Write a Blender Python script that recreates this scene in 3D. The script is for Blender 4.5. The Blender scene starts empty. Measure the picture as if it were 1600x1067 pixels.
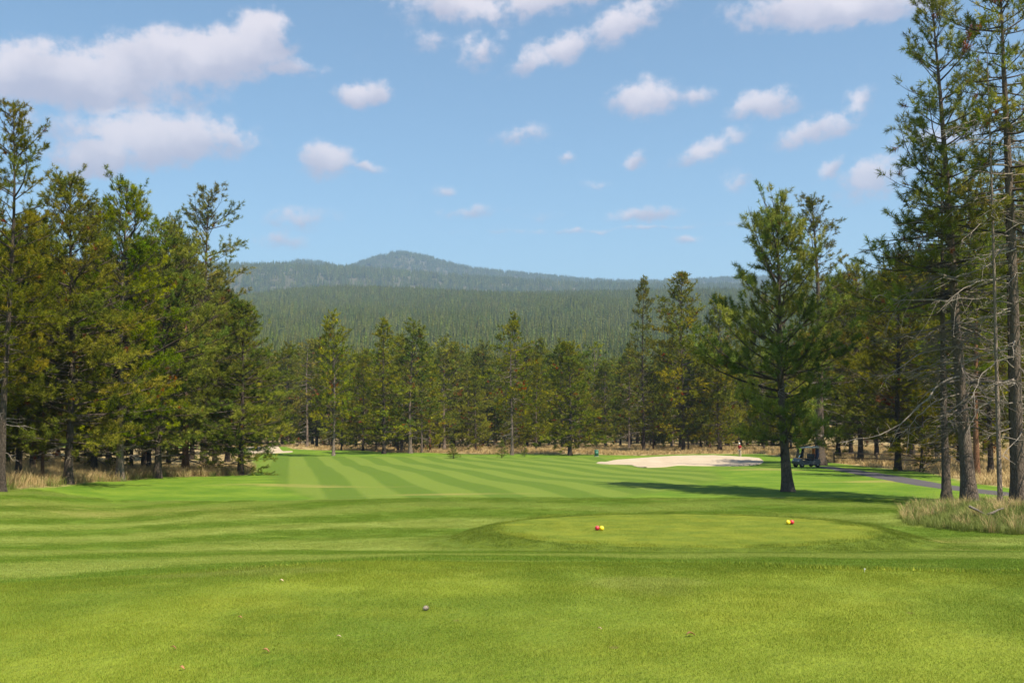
import bpy, math, random
import numpy as np
from mathutils import Vector, Matrix, Euler

# ------------------------------------------------------------------ camera
SC = bpy.context.scene
COL = SC.collection
EYE = 1.6                       # eye height above the tee, metres
FPX, CXP, CYP = 1555.6, 800.0, 533.5
HORIZON = 620.0
PITCH = math.atan((HORIZON - CYP) / FPX)
cam = bpy.data.cameras.new('camera')
cam.sensor_width = 36.0
cam.lens = 35.0
cam.clip_start = 0.1
cam.clip_end = 30000.0
camo = bpy.data.objects.new('camera', cam)
COL.objects.link(camo)
camo.location = (0, 0, EYE)
camo.rotation_euler = (math.pi / 2 + PITCH, 0, 0)
SC.camera = camo

# ------------------------------------------------------------------ light
SUN_EL, SUN_AZ = math.radians(56), math.radians(133)     # azimuth clockwise from +Y: from the right
sd = bpy.data.lights.new('sun', 'SUN')
sd.energy = 5.0
sd.angle = math.radians(0.53)
sd.color = (1.0, 0.90, 0.73)
suno = bpy.data.objects.new('sun', sd)
COL.objects.link(suno)
to_sun = Vector((math.sin(SUN_AZ) * math.cos(SUN_EL), math.cos(SUN_AZ) * math.cos(SUN_EL), math.sin(SUN_EL)))
suno.rotation_euler = to_sun.to_track_quat('Z', 'Y').to_euler()
suno.location = (60, -60, 90)

SC.view_settings.view_transform = 'Standard'
SC.view_settings.look = 'None'
SC.view_settings.gamma = 1.0
SC.view_settings.use_curve_mapping = False
SC.view_settings.exposure = 0.9
SC.render.engine = 'CYCLES'
cy = SC.cycles
cy.max_bounces = 3
cy.diffuse_bounces = 2
cy.glossy_bounces = 2
cy.transmission_bounces = 2
cy.volume_bounces = 0
cy.transparent_max_bounces = 6
cy.use_denoising = True
cy.denoiser = 'OPENIMAGEDENOISE'
cy.denoising_prefilter = 'ACCURATE'
cy.sample_clamp_indirect = 4.0
cy.caustics_reflective = False
cy.caustics_refractive = False


def px_dir(px, py):
    a = (px - CXP) / FPX
    b = (CYP - py) / FPX
    c, s = math.cos(PITCH), math.sin(PITCH)
    return np.array((a, c - b * s, s + b * c))


# ------------------------------------------------------------------ node helpers
class NT:
    def __init__(self, tree):
        self.t = tree

    def n(self, kind, **kw):
        nd = self.t.nodes.new(kind)
        for k, v in kw.items():
            setattr(nd, k, v)
        return nd

    def l(self, a, b):
        self.t.links.new(a, b)

    def put(self, sock, v):
        if v is None:
            return
        if isinstance(v, bpy.types.NodeSocket):
            self.l(v, sock)
        else:
            sock.default_value = v

    def math(self, op, a, b=None, c=None, clamp=False):
        nd = self.n('ShaderNodeMath', operation=op, use_clamp=clamp)
        self.put(nd.inputs[0], a)
        self.put(nd.inputs[1], b)
        self.put(nd.inputs[2], c)
        return nd.outputs[0]

    def vmath(self, op, a, b=None):
        nd = self.n('ShaderNodeVectorMath', operation=op)
        self.put(nd.inputs[0], a)
        self.put(nd.inputs[1], b)
        return nd.outputs['Value'] if op in ('LENGTH', 'DOT_PRODUCT', 'DISTANCE') else nd.outputs[0]

    def smooth(self, v, lo, hi, a=0.0, b=1.0):
        nd = self.n('ShaderNodeMapRange', interpolation_type='SMOOTHSTEP')
        self.put(nd.inputs[0], v)
        for i, q in enumerate((lo, hi, a, b)):
            self.put(nd.inputs[i + 1], q)
        return nd.outputs[0]

    def mix(self, f, a, b, blend='MIX'):
        nd = self.n('ShaderNodeMix', data_type='RGBA', blend_type=blend)
        self.put(nd.inputs[0], f)
        self.put(nd.inputs[6], a)
        self.put(nd.inputs[7], b)
        return nd.outputs[2]

    def noise(self, vec, scale, detail=3.0, rough=0.55, dist=0.0):
        nd = self.n('ShaderNodeTexNoise')
        self.put(nd.inputs['Vector'], vec)
        nd.inputs['Scale'].default_value = scale
        nd.inputs['Detail'].default_value = detail
        nd.inputs['Roughness'].default_value = rough
        nd.inputs['Distortion'].default_value = dist
        return nd

    def xyz(self, x, y, z):
        nd = self.n('ShaderNodeCombineXYZ')
        for i, q in enumerate((x, y, z)):
            self.put(nd.inputs[i], q)
        return nd.outputs[0]


def rgb(r, g, b):
    return (r, g, b, 1.0)


# ------------------------------------------------------------------ sky
world = bpy.data.worlds.new('World')
SC.world = world
world.use_nodes = True
wt = NT(world.node_tree)
world.node_tree.nodes.clear()
sky = wt.n('ShaderNodeTexSky', sky_type='NISHITA')
sky.sun_disc = False
sky.sun_elevation = SUN_EL
sky.sun_rotation = SUN_AZ
sky.altitude = 1300
sky.air_density = 1.1
sky.dust_density = 0.5
sky.ozone_density = 1.3
SKY_STRENGTH = 0.087
tc = wt.n('ShaderNodeTexCoord')
sep = wt.n('ShaderNodeSeparateXYZ')
wt.l(tc.outputs['Generated'], sep.inputs[0])
dx, dy, dz = sep.outputs
az = wt.math('ARCTAN2', dx, dy)
hyp = wt.math('SQRT', wt.math('ADD', wt.math('MULTIPLY', dx, dx), wt.math('MULTIPLY_ADD', dy, dy, 1e-5)))
el = wt.math('DIVIDE', dz, hyp)
pos = wt.xyz(az, el, 0.0)
n1 = wt.noise(pos, 26.0, 5.0, 0.6)
n2 = wt.noise(pos, 9.0, 4.0, 0.55)
off = wt.n('ShaderNodeVectorMath', operation='MULTIPLY_ADD')
wt.l(n1.outputs['Color'], off.inputs[0])
off.inputs[1].default_value = (0.026, 0.018, 0.0)
wt.l(pos, off.inputs[2])
off2 = wt.n('ShaderNodeVectorMath', operation='MULTIPLY_ADD')
wt.l(n2.outputs['Color'], off2.inputs[0])
off2.inputs[1].default_value = (0.03, 0.018, 0.0)
wt.l(off.outputs[0], off2.inputs[2])
sub = wt.vmath('SUBTRACT', off2.outputs[0], (0.028, 0.018, 0.0))
# centre x, y, half width, half height (photo pixels), tilt in degrees, thickness
CLOUDS = [
    (90, 118, 250, 62, 0, 1.0), (250, 95, 150, 60, 12, 1.0), (350, 88, 130, 58, 22, 1.1), (408, 55, 62, 58, 30, 1.1),
    (440, 98, 90, 20, -6, .6), (150, 205, 150, 40, 0, .55), (255, 215, 150, 52, 4, 1.05), (160, 242, 95, 38, 10, .95),
    (345, 212, 85, 24, -8, .6), (572, 145, 52, 30, 5, .8), (512, 250, 60, 36, 8, .85), (565, 259, 50, 12, -4, .4),
    (470, 345, 75, 24, 6, .38), (435, 378, 48, 20, 5, .42), (720, 8, 150, 42, 0, .7), (850, 5, 130, 36, 10, .75),
    (745, 78, 62, 36, 18, .5), (668, 60, 40, 30, 0, .36), (870, 80, 110, 32, 20, .7), (975, 35, 120, 38, 28, .75),
    (1005, 150, 70, 44, 6, .8), (1090, 150, 50, 20, 0, .4), (1195, 163, 66, 30, 8, .85), (1275, 205, 80, 30, 14, .62),
    (1340, 168, 50, 28, 40, .5), (1108, 230, 70, 24, 22, .66), (995, 250, 30, 16, 22, .6), (1310, 8, 200, 44, 0, 1.0),
    (1365, 280, 75, 40, 10, .7), (1293, 270, 36, 17, 32, .55), (812, 214, 58, 22, 10, .42), (880, 243, 22, 16, 0, .36),
    (1005, 335, 66, 17, 3, .6), (735, 330, 80, 15, 3, .36), (852, 338, 32, 13, 0, .38), (690, 299, 26, 13, 0, .38),
    (1155, 276, 26, 24, 40, .38), (930, 288, 30, 12, 0, .34), (1075, 374, 34, 10, 0, .36), (960, 357, 330, 6, 1, .32),
    (1480, 215, 90, 30, 8, .5),
]
field = wsum = ysum = None
for (cx_, cy_, hw, hh, tilt, thick) in CLOUDS:
    d = px_dir(cx_, cy_)
    mp = wt.n('ShaderNodeMapping', vector_type='TEXTURE')
    wt.l(sub, mp.inputs['Vector'])
    mp.inputs['Location'].default_value = (math.atan2(d[0], d[1]), d[2] / math.hypot(d[0], d[1]), 0)
    mp.inputs['Rotation'].default_value = (0, 0, math.radians(tilt))
    mp.inputs['Scale'].default_value = (hw * 1.05 / FPX, hh * 1.04 / FPX, 1)
    f = wt.math('MULTIPLY_ADD', wt.vmath('LENGTH', mp.outputs[0]), -thick, thick)
    field = f if field is None else wt.math('MAXIMUM', field, f)
    wq = wt.math('MAXIMUM', f, 0.0)
    sy_ = wt.n('ShaderNodeSeparateXYZ')
    wt.l(mp.outputs[0], sy_.inputs[0])
    wsum = wt.math('ADD', wq, 0.02 if wsum is None else wsum)
    ysum = wt.math('MULTIPLY_ADD', wq, sy_.outputs[1], 0.0 if ysum is None else ysum)
# the sky beyond the view carries the same scattered cumulus
gen = wt.noise(wt.xyz(az, wt.math('MULTIPLY', el, 1.9), 3.3), 3.2, 5.0, 0.55)
gmask = wt.math('MAXIMUM', wt.smooth(wt.math('ABSOLUTE', az), 0.56, 0.7), wt.smooth(el, 0.44, 0.55))
gmask = wt.math('MULTIPLY', gmask, wt.smooth(el, 0.03, 0.12))
gfield = wt.math('MULTIPLY', wt.math('MULTIPLY_ADD', gen.outputs['Fac'], 4.0, -2.3), gmask)
field = wt.math('MAXIMUM', field, gfield)
n3 = wt.noise(pos, 42.0, 6.0, 0.62)
rag = wt.math('MULTIPLY_ADD', n3.outputs['Fac'], 1.25, -0.68)
dens = wt.math('ADD', field, wt.math('MULTIPLY', rag, wt.smooth(field, -0.12, 0.25)))
alpha = wt.math('MULTIPLY', wt.smooth(dens, 0.0, 0.5), 0.92)
n4 = wt.noise(sub, 17.0, 4.0, 0.5)
yrel = wt.math('DIVIDE', ysum, wsum)
lit = wt.smooth(wt.math('ADD', yrel, wt.math('MULTIPLY_ADD', n4.outputs['Fac'], 1.6, -.8)), -.55, .45)
ccol = wt.mix(lit, rgb(.41, .40, .49), rgb(.70, .64, .67))
bg1 = wt.n('ShaderNodeBackground')
wt.l(wt.mix(1.0, sky.outputs[0], rgb(.90, 1.02, 1.0), 'MULTIPLY'), bg1.inputs[0])
bg1.inputs[1].default_value = SKY_STRENGTH
bg2 = wt.n('ShaderNodeBackground')
wt.l(ccol, bg2.inputs[0])
bg2.inputs[1].default_value = 0.74
mxs = wt.n('ShaderNodeMixShader')
wt.l(alpha, mxs.inputs[0])
wt.l(bg1.outputs[0], mxs.inputs[1])
wt.l(bg2.outputs[0], mxs.inputs[2])
wo = wt.n('ShaderNodeOutputWorld')
wt.l(mxs.outputs[0], wo.inputs[0])
world.cycles.sampling_method = 'MANUAL'
world.cycles.sample_map_resolution = 512

# ------------------------------------------------------------------ terrain function
_d = np.array([-80, 0, 9.6, 10.3, 12, 14, 16, 18, 20, 22, 26, 31, 36, 40, 47, 60, 80, 100, 120, 141, 160, 200, 260, 330, 420, 600, 1000, 1500, 1900, 2150, 2500, 3000, 9000.])
_h = np.array([1.6, 1.6, 1.6, 1.66, 2.03, 2.38, 2.65, 2.9, 3.15, 3.45, 4.0, 4.3, 4.42, 4.5, 4.66, 5.08, 5.9, 6.75, 7.5, 8.2, 8.7, 10.0, 11.5, 11.0, 6.0, -13, -58, -128, -190, -212, -170, -100, -100])
_tab_x = np.concatenate([np.arange(-80, 300, 0.25), np.arange(300, 9000, 10.0)])
_tab_h = np.interp(_tab_x, _d, _h)
_near = _tab_x < 300


def _box(v, w):
    k = np.ones(w) / w
    p = np.pad(v, w // 2, mode='edge')
    return np.convolve(p, k, 'valid')[:len(v)]


_a = _box(_box(_tab_h[_near], 5), 5)
_b = _box(_box(_tab_h[_near], 41), 41)
_wt = np.clip((_tab_x[_near] - 22) / 20, 0, 1)
_fin = _a * (1 - _wt) + _b * _wt
_far = _box(_box(_tab_h[~_near], 9), 9)
_k = np.clip((_tab_x[_near] - 270) / 28, 0, 1)
_tab_h = np.concatenate([_fin * (1 - _k) + _tab_h[_near] * _k, _far])


def sstep(x, a, b):
    t = np.clip((x - a) / (b - a), 0, 1)
    return t * t * (3 - 2 * t)


TEE2 = (5.05, 29.2, 5.6, 3.7)
AZ2 = [(-2000, 418), (0, 416), (350, 420), (450, 421), (540, 424), (640, 432), (760, 441), (900, 449), (1150, 452), (1600, 450), (3600, 440)]
AZ3 = [(-2000, 430), (0, 428), (350, 426), (420, 420), (470, 411), (500, 414), (535, 424), (560, 415), (590, 405), (615, 399), (635, 399), (660, 404), (695, 414), (740, 424), (800, 430), (870, 437), (950, 443), (1010, 444), (1070, 442), (1150, 438), (1300, 436), (1600, 430), (3600, 430)]
Y2, Y3 = 3500.0, 5000.0


def zg(X, Y):
    X = np.asarray(X, float)
    Y = np.asarray(Y, float)
    sh = np.where(X < -1.5, np.clip((-1.5 - X) * 0.38, 0, 2.5), np.clip((X - 1) * 0.15, 0, 1.5)) * (1 - sstep(Y, 14, 26))
    z = EYE - np.interp(Y + sh, _tab_x, _tab_h)
    # soft swells
    amp = 0.10 * sstep(Y, 18, 60)
    z = z + amp * (np.sin(X * 0.17 + 0.6) * np.cos(Y * 0.11 + 1.0) + 0.5 * np.sin(X * 0.31 - Y * 0.21))
    z = z + 0.012 * np.sin(X * 1.3 + Y * .7) * np.sin(Y * 1.1 - X * .4) * (1 - sstep(Y, 18, 40))
    # forward tee
    r = np.sqrt(((X - TEE2[0]) / TEE2[2]) ** 2 + ((Y - TEE2[1]) / TEE2[3]) ** 2)
    w = 1 - sstep(r, 1.0, 1.32)
    z = z * (1 - w) + (EYE - 3.83) * w
    # banks under the trees
    z = z + 0.45 * sstep(-X - 0.38 * Y, 0, 6) * sstep(Y, 20, 40) * (1 - sstep(Y, 90, 140))
    z = z + 0.35 * np.exp(-((X - 18.5) / 4.5) ** 2 - ((Y - 35.5) / 4.0) ** 2)
    # right bunker: scooped, with a raised lip behind
    for (bx, by, ax, ay, dep) in BUNK:
        q = np.sqrt(((X - bx) / ax) ** 2 + ((Y - by) / ay) ** 2)
        z = z - dep * (1 - sstep(q, 0.35, 1.0))
        z = z + 0.45 * np.exp(-((X - bx) / ax) ** 4) * np.exp(-((Y - by - ay * 1.05) / 3.0) ** 2)
    # hills
    u = np.clip(X / np.maximum(Y, 300.0) * FPX + 800, -2000, 3600)
    far = sstep(Y, 400, 900)
    roll = (np.sin(X * .0061 + 1) * np.cos(Y * .0047) + .6 * np.sin(X * .013 + Y * .009)) * 5 * far
    left_low = -16 * sstep(-u, -480, -340) * sstep(Y, 1400, 2100)
    z = z + roll + left_low
    h2 = (HORIZON - np.interp(u, [a[0] for a in AZ2], [a[1] for a in AZ2])) / FPX * Y2
    h3 = (HORIZON - np.interp(u, [a[0] for a in AZ3], [a[1] for a in AZ3])) / FPX * Y3
    z = np.where(Y > 2300, np.maximum(z, h2 * np.exp(-((Y - Y2) / 900.0) ** 2)), z)
    z = np.where(Y > 2600, np.maximum(z, h3 * np.exp(-((Y - Y3) / 1100.0) ** 2)), z)
    return z


BUNK = []


def ground_at(px, py, dmax=1500.0):
    d = px_dir(px, py)
    d = d / d[1]
    ys = np.concatenate([np.arange(3, 60, .05), np.arange(60, 300, .25), np.arange(300, dmax, 2.)])
    z = EYE + d[2] * ys
    g = zg(d[0] * ys, ys)
    hit = np.nonzero(z <= g)[0]
    y = ys[hit[0]] if len(hit) else ys[-1]
    return np.array((d[0] * y, y, float(zg(d[0] * y, y))))


def at_depth(px, y):
    x = (px - CXP) / FPX * y / math.cos(PITCH)
    return np.array((x, y, float(zg(x, y))))


def height_to(py, y):
    """world z of photo row py at depth y (centre column)"""
    d = px_dir(CXP, py)
    return EYE + d[2] / d[1] * y


_b1 = ground_at(1058, 721)
_b2 = ground_at(415, 704)
BUNK = [(_b1[0], _b1[1], 10.5, 8.5, 0.35), (_b2[0], _b2[1], 7.0, 11.0, 0.3)]

# ------------------------------------------------------------------ mesh helpers


def mesh_np(name, verts, tris=None, quads=None, smooth=False, cols=None):
    verts = np.asarray(verts, np.float32).reshape(-1, 3)
    parts, tot = [], []
    if tris is not None and len(tris):
        t = np.asarray(tris, np.int32).reshape(-1, 3)
        parts.append(t.ravel())
        tot.append(np.full(len(t), 3, np.int32))
    if quads is not None and len(quads):
        q = np.asarray(quads, np.int32).reshape(-1, 4)
        parts.append(q.ravel())
        tot.append(np.full(len(q), 4, np.int32))
    loops = np.concatenate(parts)
    tot = np.concatenate(tot)
    me = bpy.data.meshes.new(name)
    me.vertices.add(len(verts))
    me.vertices.foreach_set('co', verts.ravel())
    me.loops.add(len(loops))
    me.loops.foreach_set('vertex_index', loops)
    me.polygons.add(len(tot))
    st = np.concatenate([[0], np.cumsum(tot)[:-1]]).astype(np.int32)
    me.polygons.foreach_set('loop_start', st)
    if smooth:
        me.polygons.foreach_set('use_smooth', np.ones(len(tot), bool))
    if cols is not None:
        at = me.attributes.new('tint', 'FLOAT_COLOR', 'POINT')
        c = np.ones((len(verts), 4), np.float32)
        c[:, :3] = cols
        at.data.foreach_set('color', c.ravel())
    me.update(calc_edges=True)
    me.validate()
    return me


def link(name, me, mat=None, parent=None):
    o = bpy.data.objects.new(name, me)
    COL.objects.link(o)
    if mat is not None:
        if len(me.materials) == 0:
            me.materials.append(mat)
        else:
            o.material_slots[0].link = 'OBJECT'
            o.material_slots[0].material = mat
    if parent is not None:
        o.parent = parent
    return o


def tag(o, label=None, cat=None, group=None, kind=None):
    if label:
        o['label'] = label
    if cat:
        o['category'] = cat
    if group:
        o['group'] = group
    if kind:
        o['kind'] = kind
    return o


def thing(name, loc, label, cat, group=None, rz=0.0, scale=None):
    o = bpy.data.objects.new(name, None)
    o.empty_display_size = 0.3
    COL.objects.link(o)
    o.location = [float(q) for q in loc]
    o.rotation_euler = (0, 0, rz)
    if scale is not None:
        o.scale = scale
    return tag(o, label, cat, group)


class Geo:
    def __init__(self):
        self.v, self.t, self.q, self.n = [], [], [], 0

    def add(self, v, t=None, q=None):
        v = np.asarray(v, float).reshape(-1, 3)
        if t is not None and len(t):
            self.t.append(np.asarray(t, int).reshape(-1, 3) + self.n)
        if q is not None and len(q):
            self.q.append(np.asarray(q, int).reshape(-1, 4) + self.n)
        self.v.append(v)
        self.n += len(v)

    def tube(self, P, R, sides=6, cap=False):
        P = np.asarray(P, float)
        R = np.asarray(R, float)
        n = len(P)
        T = np.gradient(P, axis=0)
        T /= np.linalg.norm(T, axis=1)[:, None] + 1e-9
        ref = np.array((0, 0, 1.)) if abs(T[0][2]) < .9 else np.array((1., 0, 0))
        A = np.cross(T, ref)
        A /= np.linalg.norm(A, axis=1)[:, None] + 1e-9
        B = np.cross(T, A)
        th = np.arange(sides) / sides * 2 * np.pi
        V = P[:, None] + R[:, None, None] * (np.cos(th)[None, :, None] * A[:, None] + np.sin(th)[None, :, None] * B[:, None])
        i = np.arange(n - 1)[:, None] * sides
        j = np.arange(sides)[None]
        k = (j + 1) % sides
        Q = np.stack([i + j, i + k, i + sides + k, i + sides + j], -1).reshape(-1, 4)
        self.add(V.reshape(-1, 3), q=Q)
        if cap:
            base = self.n
            self.add(np.vstack([P[0], P[-1]]))
            o0, o1 = base - n * sides, base - sides
            tr = [(o0 + (a + 1) % sides - base, o0 + a - base, 0) for a in range(sides)]
            tr += [(o1 + a - base, o1 + (a + 1) % sides - base, 1) for a in range(sides)]
            self.t.append(np.array(tr) + base)

    def box(self, c, s, rot=None):
        c = np.asarray(c, float)
        s = np.asarray(s, float) / 2
        v = np.array([(x, y, z) for z in (-1, 1) for y in (-1, 1) for x in (-1, 1)]) * s
        if rot is not None:
            v = v @ np.array(Euler(rot).to_matrix()).T
        self.add(v + c, q=[(0, 2, 3, 1), (4, 5, 7, 6), (0, 1, 5, 4), (2, 6, 7, 3), (0, 4, 6, 2), (1, 3, 7, 5)])

    def mesh(self, name, smooth=False, cols=None):
        return mesh_np(name, np.concatenate(self.v), np.concatenate(self.t) if self.t else None,
                       np.concatenate(self.q) if self.q else None, smooth, cols)


# ------------------------------------------------------------------ materials
def new_mat(name):
    m = bpy.data.materials.new(name)
    m.use_nodes = True
    m.node_tree.nodes.clear()
    return m, NT(m.node_tree)


def finish(nt, shader):
    o = nt.n('ShaderNodeOutputMaterial')
    nt.l(shader, o.inputs[0])


def principled(nt, col, rough=0.8, spec=0.3, bump=None, bstr=0.3, bdist=0.05, metal=0.0):
    p = nt.n('ShaderNodeBsdfPrincipled')
    nt.put(p.inputs['Base Color'], col)
    nt.put(p.inputs['Roughness'], rough)
    p.inputs['Specular IOR Level'].default_value = spec
    p.inputs['Metallic'].default_value = metal
    if bump is not None:
        b = nt.n('ShaderNodeBump')
        b.inputs['Strength'].default_value = bstr
        b.inputs['Distance'].default_value = bdist
        nt.l(bump, b.inputs['Height'])
        nt.l(b.outputs[0], p.inputs['Normal'])
    return p


def simple_mat(name, c, rough=0.6, spec=0.4, var=0.25, scale=8.0, metal=0.0):
    m, nt = new_mat(name)
    g = nt.n('ShaderNodeNewGeometry')
    nz = nt.noise(g.outputs['Position'], scale, 4.0)
    lo = rgb(*[q * (1 - var) for q in c])
    hi = rgb(*[min(1, q * (1 + var)) for q in c])
    col = nt.mix(nz.outputs['Fac'], lo, hi)
    p = principled(nt, col, rough, spec, nz.outputs['Fac'], 0.15, 0.01, metal)
    finish(nt, p.outputs[0])
    return m


def bark_mat(name, dark, light, scale=1.0):
    m, nt = new_mat(name)
    c = nt.n('ShaderNodeTexCoord')
    oi = nt.n('ShaderNodeObjectInfo')
    mp = nt.n('ShaderNodeMapping')
    nt.l(c.outputs['Object'], mp.inputs[0])
    mp.inputs['Scale'].default_value = (scale, scale, scale * .16)
    v = nt.n('ShaderNodeTexVoronoi', feature='DISTANCE_TO_EDGE')
    nt.l(mp.outputs[0], v.inputs['Vector'])
    v.inputs['Scale'].default_value = 22.0
    nz = nt.noise(mp.outputs[0], 16.0, 5.0, .65)
    nb = nt.noise(c.outputs['Object'], 0.9, 3.0)
    f = nt.math('MULTIPLY_ADD', nz.outputs['Fac'], .7, nt.smooth(v.outputs['Distance'], 0.0, .2, -.05, .25), clamp=True)
    col = nt.mix(f, rgb(*dark), rgb(*light))
    col = nt.mix(nt.smooth(nb.outputs['Fac'], .4, .7, 0, .45), col, rgb(light[0] * .8, light[1] * .85, light[2] * .9))
    hs = nt.n('ShaderNodeHueSaturation')
    nt.put(hs.inputs['Value'], nt.math('MULTIPLY_ADD', oi.outputs['Random'], .5, .75))
    nt.l(col, hs.inputs['Color'])
    h = nt.math('ADD', nt.smooth(v.outputs['Distance'], 0.0, .2), nz.outputs['Fac'])
    p = principled(nt, hs.outputs[0], .92, .15, h, .9, .04)
    finish(nt, p.outputs[0])
    return m


def needle_mat(name):
    m, nt = new_mat(name)
    a = nt.n('ShaderNodeAttribute', attribute_name='tint')
    oi = nt.n('ShaderNodeObjectInfo')
    hs = nt.n('ShaderNodeHueSaturation')
    nt.put(hs.inputs['Hue'], nt.math('MULTIPLY_ADD', oi.outputs['Random'], .045, .474))
    r2 = nt.math('FRACT', nt.math('MULTIPLY', oi.outputs['Random'], 7.31))
    nt.put(hs.inputs['Value'], nt.math('MULTIPLY_ADD', r2, .45, .76))
    r3 = nt.math('FRACT', nt.math('MULTIPLY', oi.outputs['Random'], 23.7))
    nt.put(hs.inputs['Saturation'], nt.math('MULTIPLY_ADD', r3, .2, .95))
    nt.l(a.outputs['Color'], hs.inputs['Color'])
    d = principled(nt, hs.outputs[0], .75, .06)
    t = nt.n('ShaderNodeBsdfTranslucent')
    nt.l(hs.outputs[0], t.inputs[0])
    mx = nt.n('ShaderNodeMixShader')
    mx.inputs[0].default_value = .28
    nt.l(d.outputs[0], mx.inputs[1])
    nt.l(t.outputs[0], mx.inputs[2])
    finish(nt, mx.outputs[0])
    return m


def blade_mat(name, lo, hi, tr=.3):
    m, nt = new_mat(name)
    g = nt.n('ShaderNodeNewGeometry')
    col = nt.mix(g.outputs['Random Per Island'], rgb(*lo), rgb(*hi))
    nz = nt.noise(g.outputs['Position'], .5, 3.0)
    col = nt.mix(nt.smooth(nz.outputs['Fac'], .35, .7, 0, .5), col, rgb(*[(a + b) * .42 for a, b in zip(lo, hi)]))
    d = principled(nt, col, .6, .2)
    t = nt.n('ShaderNodeBsdfTranslucent')
    nt.l(col, t.inputs[0])
    mx = nt.n('ShaderNodeMixShader')
    mx.inputs[0].default_value = tr
    nt.l(d.outputs[0], mx.inputs[1])
    nt.l(t.outputs[0], mx.inputs[2])
    finish(nt, mx.outputs[0])
    return m


# turf colour from world position, shared by the ground sheet and the grass blades
def turf_group():
    t = bpy.data.node_groups.new('turf_colour', 'ShaderNodeTree')
    t.interface.new_socket('Color', in_out='OUTPUT', socket_type='NodeSocketColor')
    t.interface.new_socket('Height', in_out='OUTPUT', socket_type='NodeSocketFloat')
    nt = NT(t)
    out = nt.n('NodeGroupOutput')
    g = nt.n('ShaderNodeNewGeometry')
    P = g.outputs['Position']
    s = nt.n('ShaderNodeSeparateXYZ')
    nt.l(P, s.inputs[0])
    X, Y = s.outputs[0], s.outputs[1]
    P2 = nt.xyz(X, Y, 0.0)
    big = nt.noise(P2, .28, 3.0, .5, .6)
    mid = nt.noise(nt.xyz(X, nt.math('MULTIPLY', Y, 1.5), 4.0), 1.1, 4.0, .6)
    fine = nt.noise(P2, 22.0, 4.0, .7)
    vf = nt.noise(P2, 3.6, 4.0, .7)
    # tee top: worn yellow green with darker patches
    tee = nt.mix(nt.smooth(big.outputs['Fac'], .40, .60), rgb(.205, .268, .026), rgb(.128, .195, .017))
    tee = nt.mix(nt.smooth(mid.outputs['Fac'], .42, .68, 0, .55), tee, rgb(.24, .28, .028))
    db = nt.math('SINE', nt.math('MULTIPLY_ADD', big.outputs['Fac'], 3.0, nt.math('ADD', nt.math('MULTIPLY', X, 1.5), nt.math('MULTIPLY', Y, -.85))))
    tee = nt.mix(nt.smooth(db, -.5, .8, 0, .35), tee, rgb(.105, .178, .015))
    pale = nt.noise(nt.xyz(nt.math('MULTIPLY', X, .5), Y, 9.0), .8, 2.0, .4)
    tee = nt.mix(nt.smooth(pale.outputs['Fac'], .64, .74, 0, .4), tee, rgb(.24, .26, .07))
    vo = nt.n('ShaderNodeTexVoronoi', feature='F1')
    nt.l(P2, vo.inputs['Vector'])
    vo.inputs['Scale'].default_value = 1.7
    sel = nt.math('GREATER_THAN', nt.math('FRACT', nt.math('MULTIPLY', nt.vmath('DOT_PRODUCT', vo.outputs['Color'], (1.0, 1.0, 1.0)), 5.3)), .72)
    spot = nt.math('MULTIPLY', sel, nt.smooth(nt.math('MULTIPLY_ADD', fine.outputs['Fac'], .07, vo.outputs['Distance']), .115, .06, 0, .7))
    tee = nt.mix(spot, tee, rgb(.20, .17, .06))
    # rough between the tees: broad mown bands sweeping across
    wob = nt.noise(P2, .07, 2.0, .5)
    xn = nt.math('MINIMUM', nt.math('ADD', X, -1.0), 0.0)
    u = nt.math('MULTIPLY_ADD', nt.math('MULTIPLY', xn, xn), .034, Y)
    u = nt.math('MULTIPLY_ADD', wob.outputs['Fac'], 12.0, u)
    band = nt.math('SINE', nt.math('MULTIPLY', u, 2 * math.pi / 6.6))
    band = nt.math('ADD', nt.math('MULTIPLY', band, .62), nt.math('MULTIPLY_ADD', mid.outputs['Fac'], 2.2, -1.1))
    rough = nt.mix(nt.smooth(band, -.6, .6), rgb(.110, .195, .016), rgb(.255, .315, .065))
    rough = nt.mix(nt.smooth(vf.outputs['Fac'], .4, .75, 0, .4), rough, rgb(.085, .165, .014))
    rough = nt.mix(nt.smooth(mid.outputs['Fac'], .5, .75, 0, .35), rough, rgb(.19, .275, .022))
    # front edge of the tee
    xl = nt.math('MULTIPLY', nt.math('MAXIMUM', nt.math('MULTIPLY_ADD', X, -1.0, -1.5), 0.0), .38)
    xr = nt.math('MULTIPLY', nt.math('MAXIMUM', nt.math('ADD', X, -1.0), 0.0), .15)
    e = nt.math('ADD', nt.math('ADD', Y, xl), xr)
    e = nt.math('MULTIPLY_ADD', vf.outputs['Fac'], .25, e)
    col = nt.mix(nt.smooth(e, 10.15, 10.35), tee, rgb(.14, .21, .018))
    col = nt.mix(nt.smooth(e, 10.5, 11.3), col, rough)
    # forward tee and its darker collar
    rx = nt.math('DIVIDE', nt.math('ADD', X, -TEE2[0]), TEE2[2])
    ry = nt.math('DIVIDE', nt.math('ADD', Y, -TEE2[1]), TEE2[3])
    r = nt.math('SQRT', nt.math('ADD', nt.math('MULTIPLY', rx, rx), nt.math('MULTIPLY', ry, ry)))
    r = nt.math('MULTIPLY_ADD', vf.outputs['Fac'], .05, r)
    collar = nt.mix(nt.smooth(vf.outputs['Fac'], .35, .65), rgb(.085, .14, .014), rgb(.13, .19, .016))
    t2 = nt.mix(nt.smooth(mid.outputs['Fac'], .35, .66), rgb(.135, .195, .018), rgb(.21, .25, .024))
    col = nt.mix(nt.smooth(r, 1.52, 1.3), col, collar)
    col = nt.mix(nt.smooth(r, 1.04, 1.0), col, t2)
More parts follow.
